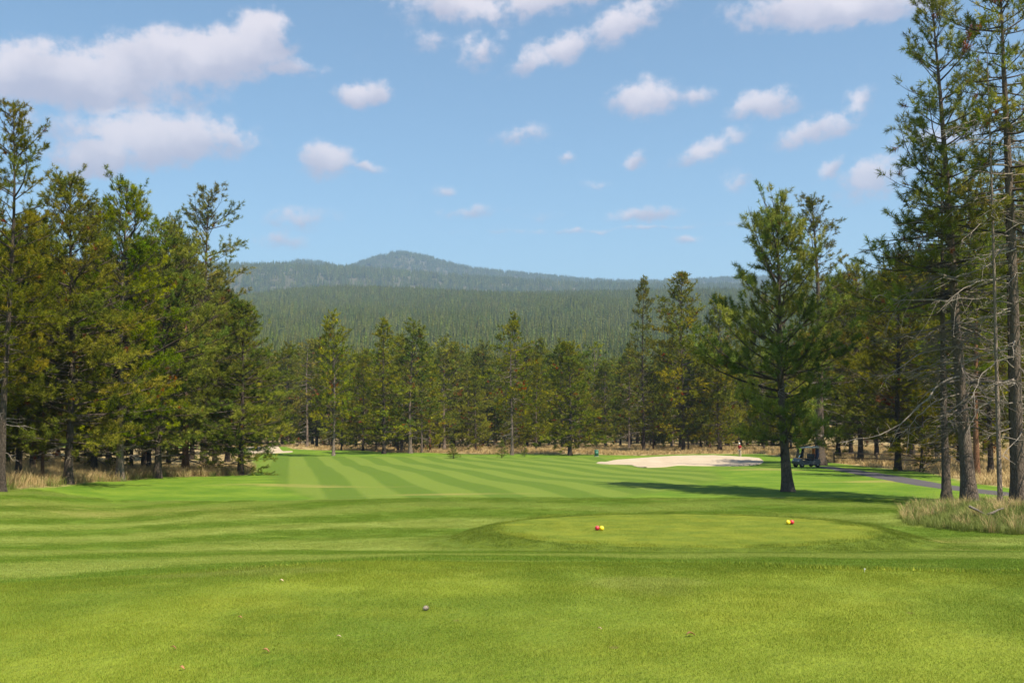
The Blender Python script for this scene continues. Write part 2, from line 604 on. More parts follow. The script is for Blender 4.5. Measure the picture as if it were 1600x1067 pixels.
    col = nt.mix(nt.smooth(fine.outputs['Fac'], .3, .75, 0, .5), col, nt.mix(.5, col, rgb(.30, .31, .05)))
    nt.l(col, out.inputs[0])
    nt.l(nt.math('ADD', fine.outputs['Fac'], nt.math('MULTIPLY', vf.outputs['Fac'], 2.0)), out.inputs[1])
    return t


TURF = turf_group()


def grass_blade_mat():
    m, nt = new_mat('turf_blades')
    gp = nt.n('ShaderNodeGroup')
    gp.node_tree = TURF
    g = nt.n('ShaderNodeNewGeometry')
    hs = nt.n('ShaderNodeHueSaturation')
    nt.put(hs.inputs['Value'], nt.math('MULTIPLY_ADD', g.outputs['Random Per Island'], .74, .60))
    r2 = nt.math('FRACT', nt.math('MULTIPLY', g.outputs['Random Per Island'], 13.7))
    nt.put(hs.inputs['Hue'], nt.math('MULTIPLY_ADD', r2, .05, .472))
    nt.l(gp.outputs[0], hs.inputs['Color'])
    d = principled(nt, hs.outputs[0], .6, .12)
    t = nt.n('ShaderNodeBsdfTranslucent')
    nt.l(hs.outputs[0], t.inputs[0])
    mx = nt.n('ShaderNodeMixShader')
    mx.inputs[0].default_value = .3
    nt.l(d.outputs[0], mx.inputs[1])
    nt.l(t.outputs[0], mx.inputs[2])
    finish(nt, mx.outputs[0])
    return m


def ground_mat():
    m, nt = new_mat('ground_turf')
    gp = nt.n('ShaderNodeGroup')
    gp.node_tree = TURF
    g = nt.n('ShaderNodeNewGeometry')
    P = g.outputs['Position']
    s = nt.n('ShaderNodeSeparateXYZ')
    nt.l(P, s.inputs[0])
    X, Y = s.outputs[0], s.outputs[1]
    P2 = nt.xyz(X, Y, 0.0)
    af = nt.n('ShaderNodeAttribute', attribute_name='fairway').outputs['Fac']
    ad = nt.n('ShaderNodeAttribute', attribute_name='dry').outputs['Fac']
    aw = nt.n('ShaderNodeAttribute', attribute_name='worn').outputs['Fac']
    n1 = nt.noise(P2, .35, 4.0, .6)
    n2 = nt.noise(P2, 2.2, 4.0, .65)
    # mowing stripes run up the fairway
    a = math.radians(12.5)
    u = nt.math('ADD', nt.math('MULTIPLY', X, math.cos(a)), nt.math('MULTIPLY', Y, math.sin(a)))
    u = nt.math('MULTIPLY_ADD', n1.outputs['Fac'], .2, u)
    st = nt.math('SINE', nt.math('MULTIPLY', u, 2 * math.pi / 3.6))
    fair = nt.mix(nt.smooth(st, -.35, .35), rgb(.106, .178, .018), rgb(.160, .230, .030))
    fair = nt.mix(nt.smooth(n2.outputs['Fac'], .4, .75, 0, .3), fair, rgb(.17, .2, .035))
    # rough beyond the forward tee
    rough = nt.mix(nt.smooth(n1.outputs['Fac'], .35, .65), rgb(.105, .20, .014), rgb(.175, .265, .024))
    rough = nt.mix(nt.smooth(n2.outputs['Fac'], .45, .75, 0, .5), rough, rgb(.085, .155, .012))
    col = nt.mix(nt.smooth(Y, 36, 44), gp.outputs[0], rough)
    fm = nt.smooth(nt.math('ADD', nt.math('MULTIPLY', n2.outputs['Fac'], .35), nt.math('MULTIPLY_ADD', n1.outputs['Fac'], .4, af)), .6, 1.1)
    edge = nt.math('MULTIPLY', nt.smooth(af, .16, .38), .3)
    col = nt.mix(edge, col, rgb(.10, .15, .016))
    col = nt.mix(fm, col, fair)
    # worn, sun-dried turf
    wm = nt.smooth(nt.math('MULTIPLY_ADD', n1.outputs['Fac'], .6, aw), .55, .95, 0, .8)
    col = nt.mix(wm, col, rgb(.32, .28, .08))
    # dry meadow and needle litter under the trees
    n3 = nt.noise(P2, .9, 5.0, .65)
    dry = nt.mix(nt.smooth(n3.outputs['Fac'], .35, .68), rgb(.26, .19, .085), rgb(.50, .39, .19))
    dry = nt.mix(nt.smooth(n1.outputs['Fac'], .52, .7, 0, .6), dry, rgb(.13, .10, .055))
    dm = nt.smooth(nt.math('MULTIPLY_ADD', n2.outputs['Fac'], .5, ad), .6, .9)
    col = nt.mix(dm, col, dry)
    col = nt.mix(1.0, col, rgb(.82, .82, .82), 'MULTIPLY')
    hgt = nt.math('ADD', gp.outputs[1], nt.math('MULTIPLY', n2.outputs['Fac'], 2.0))
    p = principled(nt, col, .85, .12, hgt, .7, .05)
    finish(nt, p.outputs[0])
    return m


M_BARK = bark_mat('bark_dark', (.032, .024, .018), (.13, .10, .078))
M_BARKO = bark_mat('bark_orange', (.09, .042, .022), (.36, .19, .105))
M_BARKB = bark_mat('bark_brown', (.05, .037, .029), (.235, .18, .14))
M_BARKG = bark_mat('bark_grey', (.075, .056, .045), (.33, .255, .20))
M_DEAD = bark_mat('dead_wood', (.20, .16, .13), (.54, .46, .38), 2.5)
M_TWIG = bark_mat('branch_bark', (.05, .038, .03), (.20, .155, .12), 2.0)
M_NEEDLE = needle_mat('pine_needles')
M_BLADE = grass_blade_mat()
M_DRY = blade_mat('dry_grass_blades', (.30, .20, .085), (.60, .46, .22))
M_LONG = blade_mat('long_green_grass', (.085, .14, .02), (.26, .28, .07))
M_GROUND = ground_mat()

# ------------------------------------------------------------------ ground sheet


def poly_sd(X, Y, poly):
    """signed distance to polygon, positive inside"""
    x, y = X.ravel(), Y.ravel()
    d = np.full(x.shape, 1e9)
    ins = np.zeros(x.shape, bool)
    n = len(poly)
    for i in range(n):
        ax, ay = poly[i]
        bx, by = poly[(i + 1) % n]
        ex, ey = bx - ax, by - ay
        t = np.clip(((x - ax) * ex + (y - ay) * ey) / (ex * ex + ey * ey + 1e-9), 0, 1)
        d = np.minimum(d, np.hypot(x - ax - t * ex, y - ay - t * ey))
        c = ((ay > y) != (by > y)) & (x < (bx - ax) * (y - ay) / (by - ay + 1e-12) + ax)
        ins ^= c
    return np.where(ins, d, -d).reshape(X.shape)


def wpoly(pts):
    return [tuple(ground_at(px, py)[:2]) for px, py in pts]


FAIR = wpoly([(425, 714), (650, 713), (900, 714), (1010, 724), (1105, 735), (1120, 748), (1060, 764), (970, 776), (850, 785), (720, 790),
              (610, 790), (520, 782), (465, 768), (440, 752), (420, 736), (405, 724)])
LEFTDRY = wpoly([(-160, 778), (0, 768), (90, 760), (150, 752), (250, 745), (330, 744), (385, 742)])
LEFTDRY += [(-20, 78), (-34, 130), (-42, 175), (-60, 190), (-160, 190), (-160, 40)]
BACK = wpoly([(455, 701), (540, 703), (620, 707), (720, 709), (830, 709), (930, 710), (1000, 712), (1100, 709), (1190, 709), (1290, 722), (1335, 727)])
BACK += [tuple(at_depth(1420, 82)[:2]), tuple(at_depth(1500, 60)[:2]), tuple(at_depth(1620, 52)[:2]), (90, 40), (250, 60), (340, 430), (-340, 430), (-60, 200), (-47, 190)]
RBANK = wpoly([(1408, 806), (1425, 792), (1480, 787), (1560, 785), (1620, 786), (1680, 800), (1680, 842), (1560, 834), (1470, 828), (1415, 820)])

ys = [-60, -40, -25, -15, -8, -3]
y = 0.0
while y < 420:
    ys.append(y)
    y += max(0.22, 0.0075 * y)
ys.append(425.0)
ys = np.array(ys)
xs = list(np.arange(0, 46, .42))
while xs[-1] < 420:
    xs.append(xs[-1] * 1.05)
xs = np.array(xs)
xs = np.concatenate([-xs[:0:-1], xs])
GX, GY = np.meshgrid(xs, ys)
GZ = zg(GX, GY)
nx, ny = len(xs), len(ys)
idx = np.arange(nx * ny).reshape(ny, nx)
gq = np.stack([idx[:-1, :-1], idx[:-1, 1:], idx[1:, 1:], idx[1:, :-1]], -1).reshape(-1, 4)
gme = mesh_np('ground', np.stack([GX, GY, GZ], -1), quads=gq, smooth=True)


def vattr(me, name, val):
    a = me.attributes.new(name, 'FLOAT', 'POINT')
    a.data.foreach_set('value', np.asarray(val, np.float32).ravel())


sdf = poly_sd(GX, GY, FAIR)
vattr(gme, 'fairway', np.clip(.5 + sdf / (1.2 + np.maximum(GY, 0) * .02), 0, 1))
sdl, sdb = poly_sd(GX, GY, LEFTDRY), poly_sd(GX, GY, BACK)
vattr(gme, 'dry', np.maximum(np.clip(.5 + sdl / 3.0, 0, 1), np.clip(.5 + sdb / 3.0, 0, 1)))
worn = np.zeros_like(GX)
for (px, py, rx, ry) in [(1500, 846, 3.2, .7), (1600, 858, 3.5, 1.0), (1195, 733, 5, 4.5), (700, 772, 6, 1.0), (130, 800, 9, 3.0), (330, 796, 8, 2.5), (430, 757, 5, 1.2), (1390, 752, 6, 2.0), (1010, 780, 5, .7), (480, 760, 8, .9), (1240, 778, 5, .9)]:
    c = ground_at(px, py)
    worn = np.maximum(worn, np.exp(-((GX - c[0]) / rx) ** 2 - ((GY - c[1]) / ry) ** 2) * .55)
vattr(gme, 'worn', worn)
ground = tag(link('ground', gme, M_GROUND), 'mown golf course turf with tees, fairway and dry meadow', 'ground', kind='structure')

# hills behind
m, nt = new_mat('forest_floor')
g_ = nt.n('ShaderNodeNewGeometry')
nz_ = nt.noise(g_.outputs['Position'], .02, 5.0, .6)
finish(nt, principled(nt, nt.mix(nz_.outputs['Fac'], rgb(.05, .055, .025), rgb(.13, .11, .06)), .95, .1).outputs[0])
M_FLOOR = m
hy = np.concatenate([np.arange(415, 2600, 28.), np.arange(2600, 7600, 60.)])
hx = np.concatenate([np.arange(-4200, 4201, 45.)])
HX, HY = np.meshgrid(hx, hy)
HZ = zg(HX, HY)
HZ[0] -= 1.5
ii = np.arange(HX.size).reshape(HX.shape)
hq = np.stack([ii[:-1, :-1], ii[:-1, 1:], ii[1:, 1:], ii[1:, :-1]], -1).reshape(-1, 4)
hills = tag(link('hills', mesh_np('hills', np.stack([HX, HY, HZ], -1), quads=hq, smooth=True), M_FLOOR), 'forested ridge and long low hills on the skyline', 'hills', kind='structure')

# ------------------------------------------------------------------ bunkers and path


def sand_mat():
    m, nt = new_mat('bunker_sand')
    g = nt.n('ShaderNodeNewGeometry')
    n1 = nt.noise(g.outputs['Position'], .6, 4.0, .6)
    n2 = nt.noise(g.outputs['Position'], 9.0, 5.0, .7)
    col = nt.mix(n1.outputs['Fac'], rgb(.36, .29, .21), rgb(.51, .43, .33))
    col = nt.mix(nt.smooth(n2.outputs['Fac'], .45, .75, 0, .4), col, rgb(.33, .26, .19))
    p = principled(nt, col, .95, .1, nt.math('ADD', n2.outputs['Fac'], n1.outputs['Fac']), .8, .12)
    finish(nt, p.outputs[0])
    return m


M_SAND = sand_mat()


def bunker(name, pts, label, wob):
    poly = wpoly(pts)
    P = np.array(poly)
    # round the outline
    for _ in range(3):
        Q = []
        for i in range(len(P)):
            a, b = P[i], P[(i + 1) % len(P)]
            Q += [a * .75 + b * .25, a * .25 + b * .75]
        P = np.array(Q)
    x0, y0 = P.min(0)
    x1, y1 = P.max(0)
    nx_, ny_ = 90, 60
    # clip a fine grid onto the outline by scan rows
    V, Q = [], []
    rows = np.linspace(y0 + .02, y1 - .02, ny_)
    prev = None
    for yy in rows:
        xsx = []
        for i in range(len(P)):
            a, b = P[i], P[(i + 1) % len(P)]
            if (a[1] > yy) != (b[1] > yy):
                xsx.append(a[0] + (yy - a[1]) / (b[1] - a[1]) * (b[0] - a[0]))
        xa, xb = min(xsx), max(xsx)
        xr = np.linspace(xa, xb, nx_)
        base = len(V)
        ed = np.minimum(np.arange(nx_), np.arange(nx_)[::-1])
        lift = np.where(ed == 0, -.05, .05)
        rough = .03 * np.sin(xr * 2.1 + yy) * np.sin(yy * 1.7 - xr * .6)
        zz = zg(xr, np.full(nx_, yy)) + lift + np.where(ed > 1, rough, 0)
        V += list(zip(xr, np.full(nx_, yy), zz))
        if prev is not None:
            for j in range(nx_ - 1):
                Q.append((prev + j, prev + j + 1, base + j + 1, base + j))
        prev = base
    o = link(name, mesh_np(name, V, quads=Q, smooth=True), M_SAND)
    return tag(o, label, 'bunker', kind='structure')


bunker('sand_bunker', [(924, 724), (945, 719), (985, 717), (1040, 713), (1100, 712), (1160, 713), (1192, 717), (1196, 722), (1180, 727), (1140, 728.5), (1110, 728), (1085, 726), (1060, 727), (1040, 730), (1005, 731), (992, 729), (985, 725.5), (955, 726)],
       'long pale sand bunker at the far right end of the fairway', 0)
bunker('sand_bunker', [(372, 703), (385, 699), (412, 698), (440, 702), (466, 706.5), (430, 708), (400, 709), (375, 709)],
       'small pale sand bunker beyond the left hand pines', 0)

m, nt = new_mat('asphalt')
g_ = nt.n('ShaderNodeNewGeometry')
nz_ = nt.noise(g_.outputs['Position'], 1.2, 5.0, .6)
nf_ = nt.noise(g_.outputs['Position'], 40.0, 3.0, .6)
finish(nt, principled(nt, nt.mix(nz_.outputs['Fac'], rgb(.055, .05, .055), rgb(.095, .085, .085)), .85, .3, nf_.outputs['Fac'], .4, .01).outputs[0])
M_ASPH = m
pc = [ground_at(1285, 729), ground_at(1320, 734), ground_at(1350, 739), ground_at(1400, 748), ground_at(1450, 757), ground_at(1500, 764), ground_at(1560, 771), ground_at(1640, 778), ground_at(1760, 790)]
pc = np.array([p[:2] for p in pc])
tt = np.linspace(0, len(pc) - 1, 90)
pcx = _box(np.interp(tt, range(len(pc)), pc[:, 0]), 9)
pcy = _box(np.interp(tt, range(len(pc)), pc[:, 1]), 9)
tg = np.stack([np.gradient(pcx), np.gradient(pcy)], -1)
tg /= np.linalg.norm(tg, axis=1)[:, None]
nm = np.stack([-tg[:, 1], tg[:, 0]], -1)
V, Q = [], []
for i in range(len(tt)):
    for k, w in enumerate(np.linspace(-1.15, 1.15, 7)):
        w2 = w + (.05 * math.sin(i * 1.7 + k) if k in (0, 6) else 0)
        x_, y_ = pcx[i] + nm[i, 0] * w2, pcy[i] + nm[i, 1] * w2
        V.append((x_, y_, float(zg(x_, y_)) + (.045 if 0 < k < 6 else -.03)))
for i in range(len(tt) - 1):
    for k in range(6):
        a = i * 7 + k
        Q.append((a, a + 1, a + 8, a + 7))
tag(link('cart_path', mesh_np('cart_path', V, quads=Q, smooth=True), M_ASPH), 'dark asphalt cart path curving behind the right hand trees', 'path', kind='structure')

# ------------------------------------------------------------------ scatter by geometry nodes (only for uncountable stuff)


def scatter(name, P, rot, scl, pick, protos, label, cat):
    me = bpy.data.meshes.new(name)
    me.vertices.add(len(P))
    me.vertices.foreach_set('co', np.asarray(P, np.float32).ravel())
    for nm_, ty, key, val in (('rot', 'FLOAT_VECTOR', 'vector', rot), ('scl', 'FLOAT_VECTOR', 'vector', scl), ('pick', 'INT', 'value', pick)):
        a = me.attributes.new(nm_, ty, 'POINT')
        a.data.foreach_set(key, np.asarray(val, np.int32 if ty == 'INT' else np.float32).ravel())
    o = bpy.data.objects.new(name, me)
    COL.objects.link(o)
    coll = bpy.data.collections.new(name + '_pieces')
    for k, pm in enumerate(protos):
        po = bpy.data.objects.new('%s_piece_%02d' % (name, k), pm)
        coll.objects.link(po)
    t = bpy.data.node_groups.new(name + '_scatter', 'GeometryNodeTree')
    t.interface.new_socket('Geometry', in_out='INPUT', socket_type='NodeSocketGeometry')
    t.interface.new_socket('Geometry', in_out='OUTPUT', socket_type='NodeSocketGeometry')
    gi, go = t.nodes.new('NodeGroupInput'), t.nodes.new('NodeGroupOutput')
    ci = t.nodes.new('GeometryNodeCollectionInfo')
    ci.inputs['Collection'].default_value = coll
    ci.inputs['Separate Children'].default_value = True
    ci.inputs['Reset Children'].default_value = True
    ip = t.nodes.new('GeometryNodeInstanceOnPoints')

    def na(nm_, ty):
        q = t.nodes.new('GeometryNodeInputNamedAttribute')
        q.data_type = ty
        q.inputs['Name'].default_value = nm_
        return [s for s in q.outputs if s.enabled and s.name == 'Attribute'][0]
    L = t.links.new
    L(gi.outputs[0], ip.inputs['Points'])
    L(ci.outputs[0], ip.inputs['Instance'])
    ip.inputs['Pick Instance'].default_value = True
    L(na('pick', 'INT'), ip.inputs['Instance Index'])
    L(na('rot', 'FLOAT_VECTOR'), ip.inputs['Rotation'])
    L(na('scl', 'FLOAT_VECTOR'), ip.inputs['Scale'])
    L(ip.outputs[0], go.inputs[0])
    md = o.modifiers.new('scatter', 'NODES')
    md.node_group = t
    return tag(o, label, cat, kind='stuff')


def slope_rot(x, y, rz):
    e = .15
    sx = (zg(x + e, y) - zg(x - e, y)) / (2 * e)
    sy = (zg(x, y + e) - zg(x, y - e)) / (2 * e)
    R = np.zeros((len(x), 3))
    for i in range(len(x)):
        n = Vector((-sx[i], -sy[i], 1)).normalized()
        q = Vector((0, 0, 1)).rotation_difference(n) @ Euler((0, 0, rz[i])).to_quaternion()
        R[i] = q.to_euler()
    return R


def blade_tile(name, rng, size, n, h0, h1, w, mat, lean=.5):
    """n single grass blades on a square tile"""
    p = np.zeros((n, 3))
    rr_, ra_ = size / 2 * np.sqrt(rng.uniform(0, 1, n)), rng.uniform(0, 6.2832, n)
    rr_ *= 1 + rng.uniform(-.25, .25, n)
    p[:, 0], p[:, 1] = rr_ * np.cos(ra_), rr_ * np.sin(ra_)
    a = rng.uniform(0, 2 * np.pi, n)
    h = rng.uniform(h0, h1, n)
    la = rng.uniform(0, 2 * np.pi, n)
    ll = h * rng.uniform(.1, lean, n)
    s = np.stack([np.cos(a), np.sin(a), 0 * a], -1) * (w * rng.uniform(.6, 1.2, n) / 2)[:, None]
    tip = p + np.stack([np.cos(la) * ll, np.sin(la) * ll, h], -1)
    p[:, 2] = -.01
    V = np.stack([p - s, p + s, tip], 1).reshape(-1, 3)
    me = mesh_np(name, V, tris=np.arange(3 * n).reshape(-1, 3))
    me.materials.append(mat)
    return me


rng = np.random.default_rng(7)
tiles = [blade_tile('turf_tile', rng, .72, 2800, .006, .016, .0040, M_BLADE, 1.2) for _ in range(4)]
sp = .38
gx, gy = np.meshgrid(np.arange(-7.5, 7.6, sp), np.arange(2.6, 11.4, sp))
gx = gx.ravel() + rng.uniform(-.15, .15, gx.size)
gy = gy.ravel() + rng.uniform(-.15, .15, gy.size)
keep = np.abs(gx) < gy * .6 + 1.2
gx, gy = gx[keep], gy[keep]
rz = rng.uniform(0, 6.28, len(gx))
scatter('tee_grass', np.stack([gx, gy, zg(gx, gy)], -1), slope_rot(gx, gy, rz), np.stack([np.ones(len(gx))] * 2 + [rng.uniform(.8, 1.25, len(gx))], -1),
        rng.integers(0, 4, len(gx)), tiles, 'short mown grass blades covering the near tee', 'grass')
tiles2 = [blade_tile('rough_tile', rng, 1.4, 2400, .010, .034, .009, M_BLADE, 1.2) for _ in range(4)]
sp = .8
gx, gy = np.meshgrid(np.arange(-32, 32.1, sp), np.arange(10.2, 46, sp))
gx = gx.ravel() + rng.uniform(-.3, .3, gx.size)
gy = gy.ravel() + rng.uniform(-.3, .3, gy.size)
shx = np.where(gx < -1.5, np.clip((-1.5 - gx) * .38, 0, 2.5), np.clip((gx - 1) * .15, 0, 1.5))
keep = (np.abs(gx) < gy * .62 + 1.5) & (gy + shx > 10.35)
gx, gy = gx[keep], gy[keep]
rz = rng.uniform(0, 6.28, len(gx))
r_ = np.sqrt(((gx - TEE2[0]) / TEE2[2]) ** 2 + ((gy - TEE2[1]) / TEE2[3]) ** 2)
hs_ = np.where(r_ < 1.0, .3, rng.uniform(.7, 1.1, len(gx)))
scatter('rough_grass', np.stack([gx, gy, zg(gx, gy)], -1), slope_rot(gx, gy, rz), np.stack([np.ones(len(gx))] * 2 + [hs_], -1),
        rng.integers(0, 4, len(gx)), tiles2, 'longer mown grass between the near tee and the forward tee', 'grass')


def tuft(name, rng, n, h0, h1, rad, w, mat, droop=.5):
    a = rng.uniform(0, 2 * np.pi, n)
    r0 = rad * np.sqrt(rng.uniform(0, 1, n)) * .5
    p = np.stack([np.cos(a) * r0, np.sin(a) * r0, np.full(n, -.04)], -1)
    h = rng.uniform(h0, h1, n)
    b = a + rng.normal(0, .6, n)
    out = np.stack([np.cos(b), np.sin(b), 0 * b], -1)
    side = np.stack([-np.sin(b), np.cos(b), 0 * b], -1) * w / 2
    l1 = h * rng.uniform(.1, .3, n)
    l2 = h * rng.uniform(.25, .25 + droop, n)
    mid = p + out * l1[:, None] + np.stack([0 * h, 0 * h, h * .6], -1)
    tip = p + out * l2[:, None] + np.stack([0 * h, 0 * h, h * rng.uniform(.8, 1, n)], -1)
    V = np.stack([p - side, p + side, mid - side * .8, mid + side * .8, tip], 1).reshape(-1, 3)
    i = np.arange(n)[:, None] * 5
    T = np.concatenate([i + np.array([[0, 1, 3]]), i + np.array([[0, 3, 2]]), i + np.array([[2, 3, 4]])])
    me = mesh_np(name, V, tris=T)
    me.materials.append(mat)
    return me


def sample_poly(poly, n, rng, cond=None):
    P = np.array(poly)
    lo, hi = P.min(0), P.max(0)
    pts = np.zeros((0, 2))
    for _ in range(40):
        q = rng.uniform(lo, hi, (n * 3, 2))
        k = poly_sd(q[:, 0], q[:, 1], poly) > 0
        if cond is not None:
            k &= cond(q[:, 0], q[:, 1])
        pts = np.vstack([pts, q[k]])
        if len(pts) >= n:
            break
    return pts[:n]


def tufts(name, pts, rng, protos, s0, s1, label, wts=None):
    n = len(pts)
    s = rng.uniform(s0, s1, n)
    pk = rng.choice(len(protos), n, p=wts)
    P = np.stack([pts[:, 0], pts[:, 1], zg(pts[:, 0], pts[:, 1])], -1)
    rot = np.stack([rng.normal(0, .08, n), rng.normal(0, .08, n), rng.uniform(0, 6.28, n)], -1)
    return scatter(name, P, rot, np.stack([s, s, s * rng.uniform(.7, 1.2, n)], -1), pk, protos, label, 'grass')


dry_t = [tuft('dry_tuft', rng, 34, .35, .75, .35, .012, M_DRY) for _ in range(3)]
grn_t = [tuft('green_tuft', rng, 34, .22, .5, .38, .012, M_LONG) for _ in range(3)]
both = dry_t + grn_t
view = lambda x, y: np.abs(x) < y * .62 + 4
LEFTFRONT = wpoly([(-60, 774), (0, 767), (90, 760), (150, 753), (250, 746), (330, 745), (385, 742)]) + [(-21, 82), (-40, 92), (-52, 52)]
tufts('dry_grass', sample_poly(LEFTFRONT, 5200, rng, view), rng, both, .7, 1.3, 'tall tan dry grass at the feet of the left hand pines', [.22, .22, .20, .12, .12, .12])
tufts('bank_grass', sample_poly(RBANK, 2400, rng), rng, both, .4, .95, 'long mixed green and straw coloured grass on the right hand bank', [.035, .035, .03, .3, .3, .3])
bigdry = [tuft('meadow_tuft', rng, 30, .3, .62, .8, .03, M_DRY) for _ in range(3)]
MEADOW = [p for p in BACK[:14]] + [(120, 60), (120, 205), (-60, 205), (-47, 190)]
tufts('meadow_grass', sample_poly(MEADOW, 9000, rng, view), rng, bigdry, .7, 1.4, 'pale straw coloured meadow under the trees beyond the fairway')

# ------------------------------------------------------------------ pine generator
GREENS = 1.18 * np.array([(.074, .096, .013), (.112, .130, .015), (.158, .164, .019), (.094, .126, .018), (.195, .180, .022)])
RUST = np.array((.24, .085, .025))


def sprig_templates(rng, k, ln, wd, L, n=4):
    out = []
    for _ in range(n):
        t = np.concatenate([rng.uniform(.05, 1, k - 2), [1, 1]])
        az_ = rng.uniform(0, 2 * np.pi, k)
        sp_ = np.radians(rng.uniform(28, 88, k))
        sp_[-2:] = np.radians(rng.uniform(0, 25, 2))
        rad = np.stack([np.cos(az_), np.sin(az_), 0 * az_], -1)
        d = np.stack([0 * az_, 0 * az_, np.cos(sp_)], -1) + rad * np.sin(sp_)[:, None]
        b = np.stack([0 * t, 0 * t, t * L], -1)
        s = np.cross(d, rng.normal(0, 1, (k, 3)))
        s /= np.linalg.norm(s, axis=1)[:, None]
        ll = ln * rng.uniform(.7, 1.15, k)
        apex = b + d * ll[:, None]
        w = wd * rng.uniform(.7, 1.2, k)[:, None]
        out.append(np.stack([b - s * w / 2, apex, b + s * w / 2], 1).reshape(-1, 3))
    return out


def make_pine(kind, seed, H=18.0, R=3.0, cb=.2, prof=None, whorl=.5, nb=(3, 5), e0=-5, e1=45, droop=.15, upturn=.3,
              step=.19, sub=.5, spq=.14, tone=1.0, sk=12, sln=.17, swd=.035, sL=.26, lump=.35, trunk_r=.22, lean=(0, 0), bend=.25, dead=24,
              dead_z=(.06, .45), dead_len=1.8, rust=.01, gap=0.0, bshow=True, tsides=10, asym=None, extra_limbs=(), hollow=-.45):
    rng = np.random.default_rng(seed)
    H = float(H)
    nz_ = 16
    zz = np.linspace(0, H, nz_)
    ph = rng.uniform(0, 6.28, 4)

    def axis(z):
        s = z / H
        return np.stack([lean[0] * s + bend * np.sin(s * 4.2 + ph[0]) * s, lean[1] * s + bend * np.sin(s * 3.6 + ph[1]) * s, z], -1)

    def trad(z):
        s = z / H
        return trunk_r * ((1 - s) ** .85 * .93 + .03) * (1 + .55 * np.exp(-z / (.7 * trunk_r * 4)))
    # trunk, root flare with lobes
    zt = np.concatenate([[-.35, 0, .12, .3, .6, 1.0], np.linspace(1.6, H, nz_)])
    Pt = axis(np.maximum(zt, 0) * 1.0)
    Pt[:, 2] = zt
    g = Geo()
    g.tube(Pt, trad(np.maximum(zt, 0)), tsides)
    V = g.v[0].reshape(len(zt), tsides, 3)
    th = np.arange(tsides)
    for i in range(len(zt)):
        f = 1 + (.18 * np.exp(-max(zt[i], 0) / .5) + .05) * np.sin(th * 2 * np.pi / tsides * 3 + ph[2] + zt[i] * .3) + rng.normal(0, .035, tsides)
        c = Pt[i]
        V[i] = c + (V[i] - c) * f[:, None]
    g.v[0] = V.reshape(-1, 3)
    trunk_me = g.mesh(kind + '_trunk', smooth=True)
    # branches
    br = Geo()
    sp_pos, sp_dir, sp_col = [], [], []
    lf = rng.uniform(0, 6.28, 6)

    def lumpf(a, z):
        return 1 + lump * (np.sin(a * 2 + z * .9 + lf[0]) * .5 + np.sin(a * 3 - z * 1.7 + lf[1]) * .35 + np.sin(z * 2.6 + lf[2]) * .4)
    z = cb * H
    az0 = rng.uniform(0, 6.28)
    while z < H - .25:
        s = (z - cb * H) / (H * (1 - cb))
        nbr = int(rng.integers(nb[0], nb[1] + 1))
        for b in range(nbr):
            if rng.uniform() < gap:
                continue
            az0 += 2.399 + rng.normal(0, .35)
            zb = z + rng.uniform(-.6, .6) * whorl
            if zb > H - .15:
                continue
            L = R * prof(s) * rng.uniform(.6, 1.12) * max(.35, lumpf(az0, zb))
            if asym is not None:
                L *= 1 + asym[1] * math.cos(az0 - asym[0])
            if L < .18:
                L = .18
            e = math.radians(e0 + (e1 - e0) * s ** 1.3 + rng.normal(0, 11))
            hd = np.array((math.cos(az0), math.sin(az0), 0.))
            sd_ = np.array((-hd[1], hd[0], 0.))
            base = axis(np.array([zb]))[0]
            t = np.linspace(0, 1, 6)
            wig = rng.normal(0, .05) * L
            P = base + np.outer(t * L * math.cos(e), hd) + np.outer(np.sin(t * 3.14) * wig, sd_)
            P[:, 2] += t * L * math.sin(e) - droop * L * t ** 2 + upturn * L * t ** 3 * .6
            br.tube(P, np.linspace(.012 + .011 * L, .006, 6), 4)
            ccol = GREENS[rng.integers(0, len(GREENS))] * .55 + GREENS[rng.integers(0, len(GREENS))] * .45
            ccol = ccol * rng.uniform(.78, 1.22)
            isr = rng.uniform() < rust * .4
            ts = np.arange(.30 if L > 1 else .1, 1.0, step / max(L, .3))
            sgn = 1
            for tq in ts:
                tq = min(1, tq + rng.uniform(-.3, .3) * step / max(L, .3))
                o = np.array([np.interp(tq, t, P[:, c]) for c in range(3)])
                fw = (P[5] - P[3])
                fw = fw / (np.linalg.norm(fw) + 1e-9)
                sgn = -sgn
                an = math.radians(rng.uniform(30, 70)) * sgn
                ro = math.radians(rng.uniform(-35, 75)) * sgn
                dv = fw * math.cos(an) + (sd_ * math.cos(ro) + np.array((0, 0, 1.)) * math.sin(ro) * sgn) * math.sin(an)
                dv[2] += rng.uniform(.0, .3)
                dv /= np.linalg.norm(dv)
                l2 = (.18 + sub * L * (1 - tq) * (.4 + tq)) * rng.uniform(.6, 1.2)
                tip = o + dv * l2
                tip[2] += .12 * l2
                if bshow and l2 > .3:
                    br.tube(np.array([o, (o + tip) / 2, tip]), (.011, .008, .005), 3)
                ns = max(1, int(l2 / spq))
                for q in range(ns):
                    f = 1 - q / ns * .75
                    pp = o + (tip - o) * f
                    dd = dv * .8 + rng.normal(0, .38, 3) + np.array((0, 0, .38))
                    sp_pos.append(pp)
                    sp_dir.append(dd)
                    sp_col.append(RUST * rng.uniform(.6, 1.2) if isr or rng.uniform() < rust * .5 else ccol * rng.uniform(.65, 1.4))
            for q in range(2):
                sp_pos.append(P[5] - (P[5] - P[4]) * q * .5)
                sp_dir.append((P[5] - P[4]) / (np.linalg.norm(P[5] - P[4]) + 1e-9) + rng.normal(0, .25, 3) + np.array((0, 0, .3)))
                sp_col.append(ccol * rng.uniform(.8, 1.25))
        z += whorl * rng.uniform(.75, 1.25) * (1.0 if s < .75 else .75)
